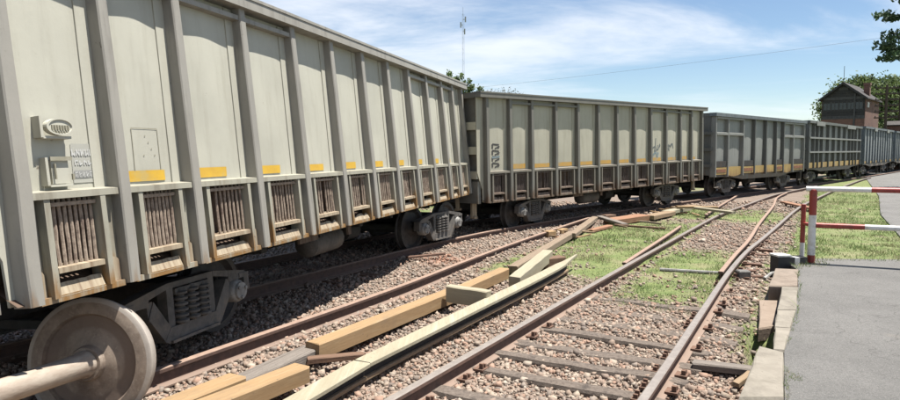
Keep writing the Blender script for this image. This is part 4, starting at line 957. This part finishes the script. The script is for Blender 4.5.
for sx_ in (0, 1):
    m_ = MB(); e = -.25 if sx_ == 0 else GW+.25; c = GW/2; ze = EV-.22
    v = [(e,-.3,ze),(c,-.3,AP),(c,GL+.3,AP),(e,GL+.3,ze)]; m_.add(v+[(x,y,z+.1) for x,y,z in v], [(0,1,2,3),(7,6,5,4)]+[(i,(i+1)%4,(i+1)%4+4,i+4) for i in range(4)]); m_.build('roof_slope', MAT['slate'], sg_)
    m_ = MB(); m_.add([(e,-.34,ze-.12),(c,-.34,AP-.14),(c,-.34,AP+.1),(e,-.34,ze+.1),(e,-.305,ze-.12),(c,-.305,AP-.14),(c,-.305,AP+.1),(e,-.305,ze+.1)], [(0,1,2,3),(7,6,5,4),(0,4,5,1),(1,5,6,2),(2,6,7,3),(3,7,4,0)]); m_.build('barge_board', MAT['board'], sg_)
m_ = MB(); m_.box(GW-.7,GW-.2,2.9,3.4,6.6,8.4); m_.box(GW-.75,GW-.15,2.85,3.45,8.25,8.48); m_.build('chimney', MAT['brick'], sg_)
m_ = MB(); m_.tube([(GW/2,.0,AP),(GW/2,.0,AP+1.6)], .025, 5); m_.build('finial', MAT['wire'], sg_)
m_ = MB(); m_.box(GW-.005,GW+.06,.9,1.6,6.0,6.5); m_.build('notice_board', MAT['white_paint'], sg_)

# telegraph poles right of the signal box
def telegraph_pole(p, h, label, n=6):
    t_ = thing('telegraph_pole', label, 'utility pole', (*p, 0), rz(-rad(20)), 'telegraph poles behind the train')
    MB().tube([(0,0,0),(0,0,h*.5),(0,0,h)], [.15,.13,.10], 8).build('pole', MAT['bark'], t_)
    for i in range(n):
        z = h-.35-i*.55; m_ = MB(); m_.box(-.95,.95,-.05-.001*i,.05,z,z+.11); a = m_.build('crossarm', MAT['bark'], t_)
        for x in (-.85,-.5,.5,.85): MB().lathe([(.02,0),(.05,.03),(.04,.12),(0,.13)], axm((x,0,z+.112),(0,0,1)), 6, False).build('insulator', MAT['board_grey'], a)
telegraph_pole((40.6,60.0), 8.0, 'telegraph pole with crossarms, next to the signal box wall')
telegraph_pole((44.0,63.0), 8.3, 'telegraph pole with crossarms at the right picture edge')
hut = thing('brick_hut', 'small red-brown brick hut between the telegraph poles', 'hut', (42.4,61.5,0), rz(-.8))
m_ = MB(); m_.box(-.6,.6,0,1.6,0,4.3); m_.build('wall', MAT['brick'], hut); m_ = MB(); m_.prism([(-.15,4.25),(1.75,4.25),(1.75,4.35),(.8,4.75),(-.15,4.35)], -.7, .7); m_.build('roof', MAT['slate'], hut)
# mast
ms = thing('radio_mast', 'thin lattice radio mast far behind the wagons', 'mast', (2.5,120,0))
for a in range(3):
    x, y = .22*math.cos(a*2.094), .22*math.sin(a*2.094); MB().tube([(x,y,0),(x*.8,y*.8,27.2)], .03, 4).build('mast_leg', MAT['mast'], ms)
m_ = MB()
for i in range(40):
    z = i*.68; a, b2 = i*2.094, (i+1)*2.094; m_.tube([(.21*math.cos(a),.21*math.sin(a),z),(.21*math.cos(b2),.21*math.sin(b2),z+.68)], .014, 3)
m_.build('lattice', MAT['mast'], ms)
for z, dx in ((26.2,.45),(25.2,-.4),(24.0,.3)):
    m_ = MB(); m_.box(dx-.12,dx+.12,-.1,.1,z-.5,z+.5); m_.box(min(0,dx),max(0,dx),-.03,.03,z-.05,z+.05); m_.build('antenna', MAT['mast'], ms)
MB().tube([(0,0,27),(0,0,28.4)], .03, 4).build('lightning_rod', MAT['mast'], ms)
wb = MB(); wp = []
for i in range(25):
    u = i/24; p = Vector((-5,78,8.9)).lerp(Vector((46,37,11.3)), u); p.z -= 1.0*4*u*(1-u)*.5; wp.append(p)
tag(wb.tube(wp, .008, 4).build('overhead_wire', MAT['wire']), 'thin overhead wire sloping across the sky above the wagons', 'wire')

# ------------------------------------------------------------------ trees
def tree(label, base, h, crown, nleaf, leaf, cols, seed, trunk_r=.2, limbs=7, group='trees behind the train', name='tree', clump=None):
    """crown: list of (cx,cy,cz,rx,ry,rz) ellipsoids relative to base"""
    rs_ = np.random.RandomState(seed); r = random.Random(seed)
    t_ = thing(name, label, 'tree', base, None, group)
    m_ = MB(); top = max(c[2] for c in crown)
    m_.tube([(0,0,-.2),(.05,.03,top*.35),(-.05,.06,top*.7),(0,0,top)], [trunk_r,trunk_r*.8,trunk_r*.5,trunk_r*.15], 8)
    for i in range(limbs):
        c = crown[i % len(crown)]; a = Vector((0,0,top*r.uniform(.3,.65))); b2 = Vector((c[0]+r.uniform(-.5,.5)*c[3],c[1]+r.uniform(-.5,.5)*c[4],c[2]+r.uniform(-.3,.6)*c[5]))
        m_.tube([a,a.lerp(b2,.5)+Vector((0,0,.25)),b2], [trunk_r*.4,trunk_r*.25,trunk_r*.06], 6)
    m_.build('trunk', MAT['bark'], t_)
    vol = np.array([c[3]*c[4]*c[5] for c in crown])**.75; vol = vol/vol.sum(); P = []; sh = []
    for c, f in zip(crown, vol):
        n = int(nleaf*f); nc = max(6, int(n/70))
        d = rs_.normal(size=(nc,3)); d /= np.linalg.norm(d,axis=1)[:,None]; rr_ = rs_.uniform(.35,1.05,(nc,1))**.6
        cc = d*rr_*np.array(c[3:6])+np.array(c[:3]); w_ = rs_.randint(0,nc,n)
        P.append(cc[w_]+rs_.normal(size=(n,3))*np.array(c[3:6])*(clump or .16)); sh.append(rs_.uniform(.72,1.25,nc)[w_])
    P = np.concatenate(P); sh = np.concatenate(sh); n = len(P)
    a = rs_.normal(size=(n,3)); a /= np.linalg.norm(a,axis=1)[:,None]; b2 = np.cross(a, rs_.normal(size=(n,3))); b2 /= np.linalg.norm(b2,axis=1)[:,None]
    s = leaf*rs_.uniform(.6,1.3,(n,1))
    V = np.stack([P-a*s, P+b2*s*.5, P+a*s, P-b2*s*.5], 1).reshape(-1,3); F = np.arange(4*n).reshape(n,4)
    me = fastmesh('crown', V, F, MAT['leaf']); C_ = np.array(cols)[rs_.randint(0,len(cols),n)]*sh[:,None]; colattr(me, np.repeat(C_,4,0))
    link(bpy.data.objects.new('crown', me), t_); return t_
GREEN = [(.085,.13,.038),(.11,.155,.05),(.07,.105,.034),(.135,.17,.065)]
tree('broad green tree behind the signal box', (50.9,79,.5), 11, [(-3.6,-.5,6.6,2.2,2.2,2.0),(-1,0,8.0,3.0,2.6,2.4),(2.2,.5,7.6,3.0,2.6,2.6),(0,0,5.4,4.6,3,2.6),(4.6,1,5.8,2.6,2.4,2.6),(-.5,0,9.0,1.6,1.5,1.5),(3.4,0,8.6,1.8,1.6,1.6),(-2.2,-1,4.5,3.5,2,2.5),(4,-1,4,4,2,2.5)], 44000, .19, GREEN, 1, .3, 10)
tree('green tree at the right edge behind the telegraph poles', (54.5,76,0), 9, [(0,0,6.2,2.6,2.4,2.4),(-1.8,.3,4.6,2.2,2,2),(1.6,0,4.6,2.4,2,2.2)], 14000, .19, GREEN, 2, .25, 6)
tree('small green treetop seen above the gap between the two cream wagons', (.7,60,0), 9, [(-.5,0,8.6,.75,.8,.9),(.6,.2,8.1,.8,.8,.9),(-1.2,.2,7.4,1.0,.9,1.2),(1.6,0,7.4,.9,.8,.8),(-.2,0,7.2,1.5,.9,1)], 4200, .13, GREEN, 3, .15, 6)
tree('sparse twiggy treetops just above the second wagon', (5.0,62,0), 8.3, [(-2.2,0,7.3,.6,.5,.55),(-1.3,.2,7.5,.5,.5,.5),(-.2,0,7.6,.5,.5,.6),(.9,0,7.6,.5,.5,.5),(1.9,0,7.4,.6,.5,.5)], 420, .08, [(.10,.10,.06),(.13,.11,.08)], 4, .09, 26, clump=.3)
tree('dark pine with drooping tufts reaching in at the top right corner', (23.6,31.0,0), 12, [(-2.4,-.6,9.2,.85,.7,.28),(-2.9,-.3,8.25,.95,.8,.2),(-2.5,-.4,7.4,1.0,.8,.3),(-2.7,-.2,6.85,1.1,.8,.28),(-2.3,-.3,6.45,.9,.8,.25),(0,0,10.5,1.2,1.2,1.0),(1.6,.4,8.2,1.4,1.2,.6),(1,1,7,1.4,1.2,.5)], 5200, .12, [(.04,.075,.035),(.055,.095,.045),(.03,.06,.03)], 5, .22, 9, name='pine_tree', clump=.22)

# ------------------------------------------------------------------ ballast stones and grass blades
rs_ = np.random.RandomState(12)
def poly_inside(x, y, poly):
    ins = np.zeros(len(x), bool); n = len(poly)
    for i in range(n):
        (x0,y0),(x1,y1) = poly[i], poly[(i+1)%n]
        c = ((y0 > y) != (y1 > y)) & (x < (x1-x0)*(y-y0)/(y1-y0+1e-12)+x0); ins ^= c
    return ins
kerb_out = [(1.1,2.4),(1.98,4.2),(2.55,5.28),(2.72,5.50),(3.20,6.25),(3.5,6.95),(4.05,8.15),(4.7,9.25),(5.1,9.95),(5.9,10.14),(30,8.0),(30,-12),(-6,-12)]
def sample(n, seed, ymin=2.6, ymax=24):
    r_ = np.random.RandomState(seed)
    y = ymin*(ymax/ymin)**(r_.random_sample(n)**.95)
    # density falls with distance: uniform in angle
    x = y*r_.uniform(-.78, .80, n); return x, y
ICO_V = np.array([(x,y,z) for z in (-1,1) for y in (-1,1) for x in (-1,1)])*.66
ICO_F = np.array([(0,2,3),(0,3,1),(4,5,7),(4,7,6),(0,1,5),(0,5,4),(2,6,7),(2,7,3),(0,4,6),(0,6,2),(1,3,7),(1,7,5)])
x, y = sample(185000, 5, 2.8, 24)
g = grass_mask(x, y); keep = (g+rs_.uniform(-.45,.45,len(g)) < .42) & ~poly_inside(x, y, kerb_out)
x, y = x[keep], y[keep]; t_, l_ = track_tl(x, y)
n = len(x); size = rs_.lognormal(np.log(.0132), .42, n); size = np.clip(size, .007, .038)*np.clip(.8+y*.035, .9, 1.6)
z = ground_h(x, y)+size*.35+rs_.uniform(-.004,.006,n)
V = ICO_V[None]*(1+rs_.uniform(-.45,.35,(n,len(ICO_V),1)))*(size[:,None]*rs_.uniform(.65,1.3,(n,3)))[:,None,:]
ang = rs_.uniform(0,2*np.pi,n); ca, sa = np.cos(ang)[:,None], np.sin(ang)[:,None]; til = rs_.uniform(-.7,.7,n); ct, st_ = np.cos(til)[:,None], np.sin(til)[:,None]
X, Y, Z = V[...,0], V[...,1], V[...,2]; Y, Z = Y*ct-Z*st_, Y*st_+Z*ct; X, Y = X*ca-Y*sa, X*sa+Y*ca
V = np.stack([X+x[:,None], Y+y[:,None], Z+z[:,None]], -1).reshape(-1,3)
F = (ICO_F[None]+(np.arange(n)*len(ICO_V))[:,None,None]).reshape(-1,3)
pal = np.array([(.42,.325,.265),(.36,.275,.225),(.48,.395,.325),(.32,.27,.235),(.45,.30,.23),(.54,.465,.395),(.25,.205,.18),(.40,.265,.20)])
C_ = pal[rs_.choice(len(pal), n, p=(.2,.2,.15,.12,.12,.07,.07,.07))]*rs_.uniform(.85,1.1,(n,1))
rust = np.exp(-((x+.15)/.35)**2-((y-11.2)/.45)**2); C_ = C_*(1-.6*rust[:,None])+np.array((.50,.20,.11))*.6*rust[:,None]
me = fastmesh('ballast_stones', V, F, MAT['stone']); colattr(me, np.repeat(C_*KA*np.array((1.0,.97,.92)), len(ICO_V), 0))
st_o = tag(link(bpy.data.objects.new('ballast_stones', me)), 'pinkish crushed stone ballast spread around the tracks', 'gravel'); st_o['kind'] = 'stuff'

x, y = sample(420000, 8, 3.2, 30); g = grass_mask(x, y)*(.35+.95*sstep(.38,.62,fbm(x,y,2.3,77))); pr = rs_.uniform(.08,1.15,len(g)); keep = (g > pr) & ~poly_inside(x, y, kerb_out)
t_, l_ = track_tl(x, y)
pr2 = np.hypot(x-5.35, y-9.75) < .42; keep |= (pr2 & (y > 9.3) & (x < 5.8) & (rs_.random_sample(len(x)) < .5)) | ((y > 9.86-.04*(x-5.9)+.05*np.sin(x*9)) & (y < 10.3) & (x > 5.5) & (x < 10) & (rs_.random_sample(len(x)) < .55))
kl = np.array(pl[1:7]); kd = np.full(len(x), 9.)
for q0, q1 in zip(kl[:-1], kl[1:]):
    e_ = q1-q0; u_ = np.clip(((x-q0[0])*e_[0]+(y-q0[1])*e_[1])/(e_@e_), 0, 1); kd = np.minimum(kd, np.hypot(x-q0[0]-u_*e_[0], y-q0[1]-u_*e_[1]))
keep |= (kd < .03+.09*sstep(.55,.75,fbm(x,y,2.2,91))) & poly_inside(x, y, pl) & (fbm(x,y,3.1,92) > .44)
elx, ely = np.array([p[0] for p in el]), np.array([p[1] for p in el]); keep &= ~((x > np.interp(y, ely, elx)) & (y > 13.5))
x, y, g = x[keep], y[keep], g[keep]; n = len(x)
z = ground_h(x, y); z = np.where(poly_inside(x, y, pl), AZ, z)
h = rs_.uniform(.012,.045,n)*(.6+.8*g)*np.clip(.75+y*.03,.8,1.5)*(1+1.8*(rs_.random_sample(n) < .02)); w_ = rs_.uniform(.0018,.0036,n)*np.clip(y/5.5,1,3.0); a = rs_.uniform(0,2*np.pi,n)
lean = rs_.normal(size=(n,2))*h[:,None]*.7; dx, dy = np.cos(a)*w_, np.sin(a)*w_
V = np.stack([np.stack([x-dx,y-dy,z-.005],1), np.stack([x+dx,y+dy,z-.005],1), np.stack([x+lean[:,0],y+lean[:,1],z+h],1)],1).reshape(-1,3); F = np.arange(3*n).reshape(n,3)
pal = np.array([(.14,.235,.06),(.19,.285,.08),(.245,.31,.11),(.36,.33,.17),(.40,.355,.21)])
dry = np.clip(fbm(x, y, .8, 41)*1.7-.42+.25*sstep(3,9,track_tl(x,y)[1])*.6, 0, 1); pk = rs_.random_sample(n)
ci = np.where(pk < dry, rs_.choice([2,3,4], n), rs_.choice([0,0,1,1,2], n)); C_ = pal[ci]*rs_.uniform(.8,1.2,(n,1))
me = fastmesh('grass', V, F, MAT['grass']); colattr(me, np.repeat(C_*KA*.95,3,0))
gr_o = tag(link(bpy.data.objects.new('grass', me)), 'short green and straw coloured grass around the switch', 'grass'); gr_o['kind'] = 'stuff'
print('stones', len(st_o.data.polygons), 'grass', n)
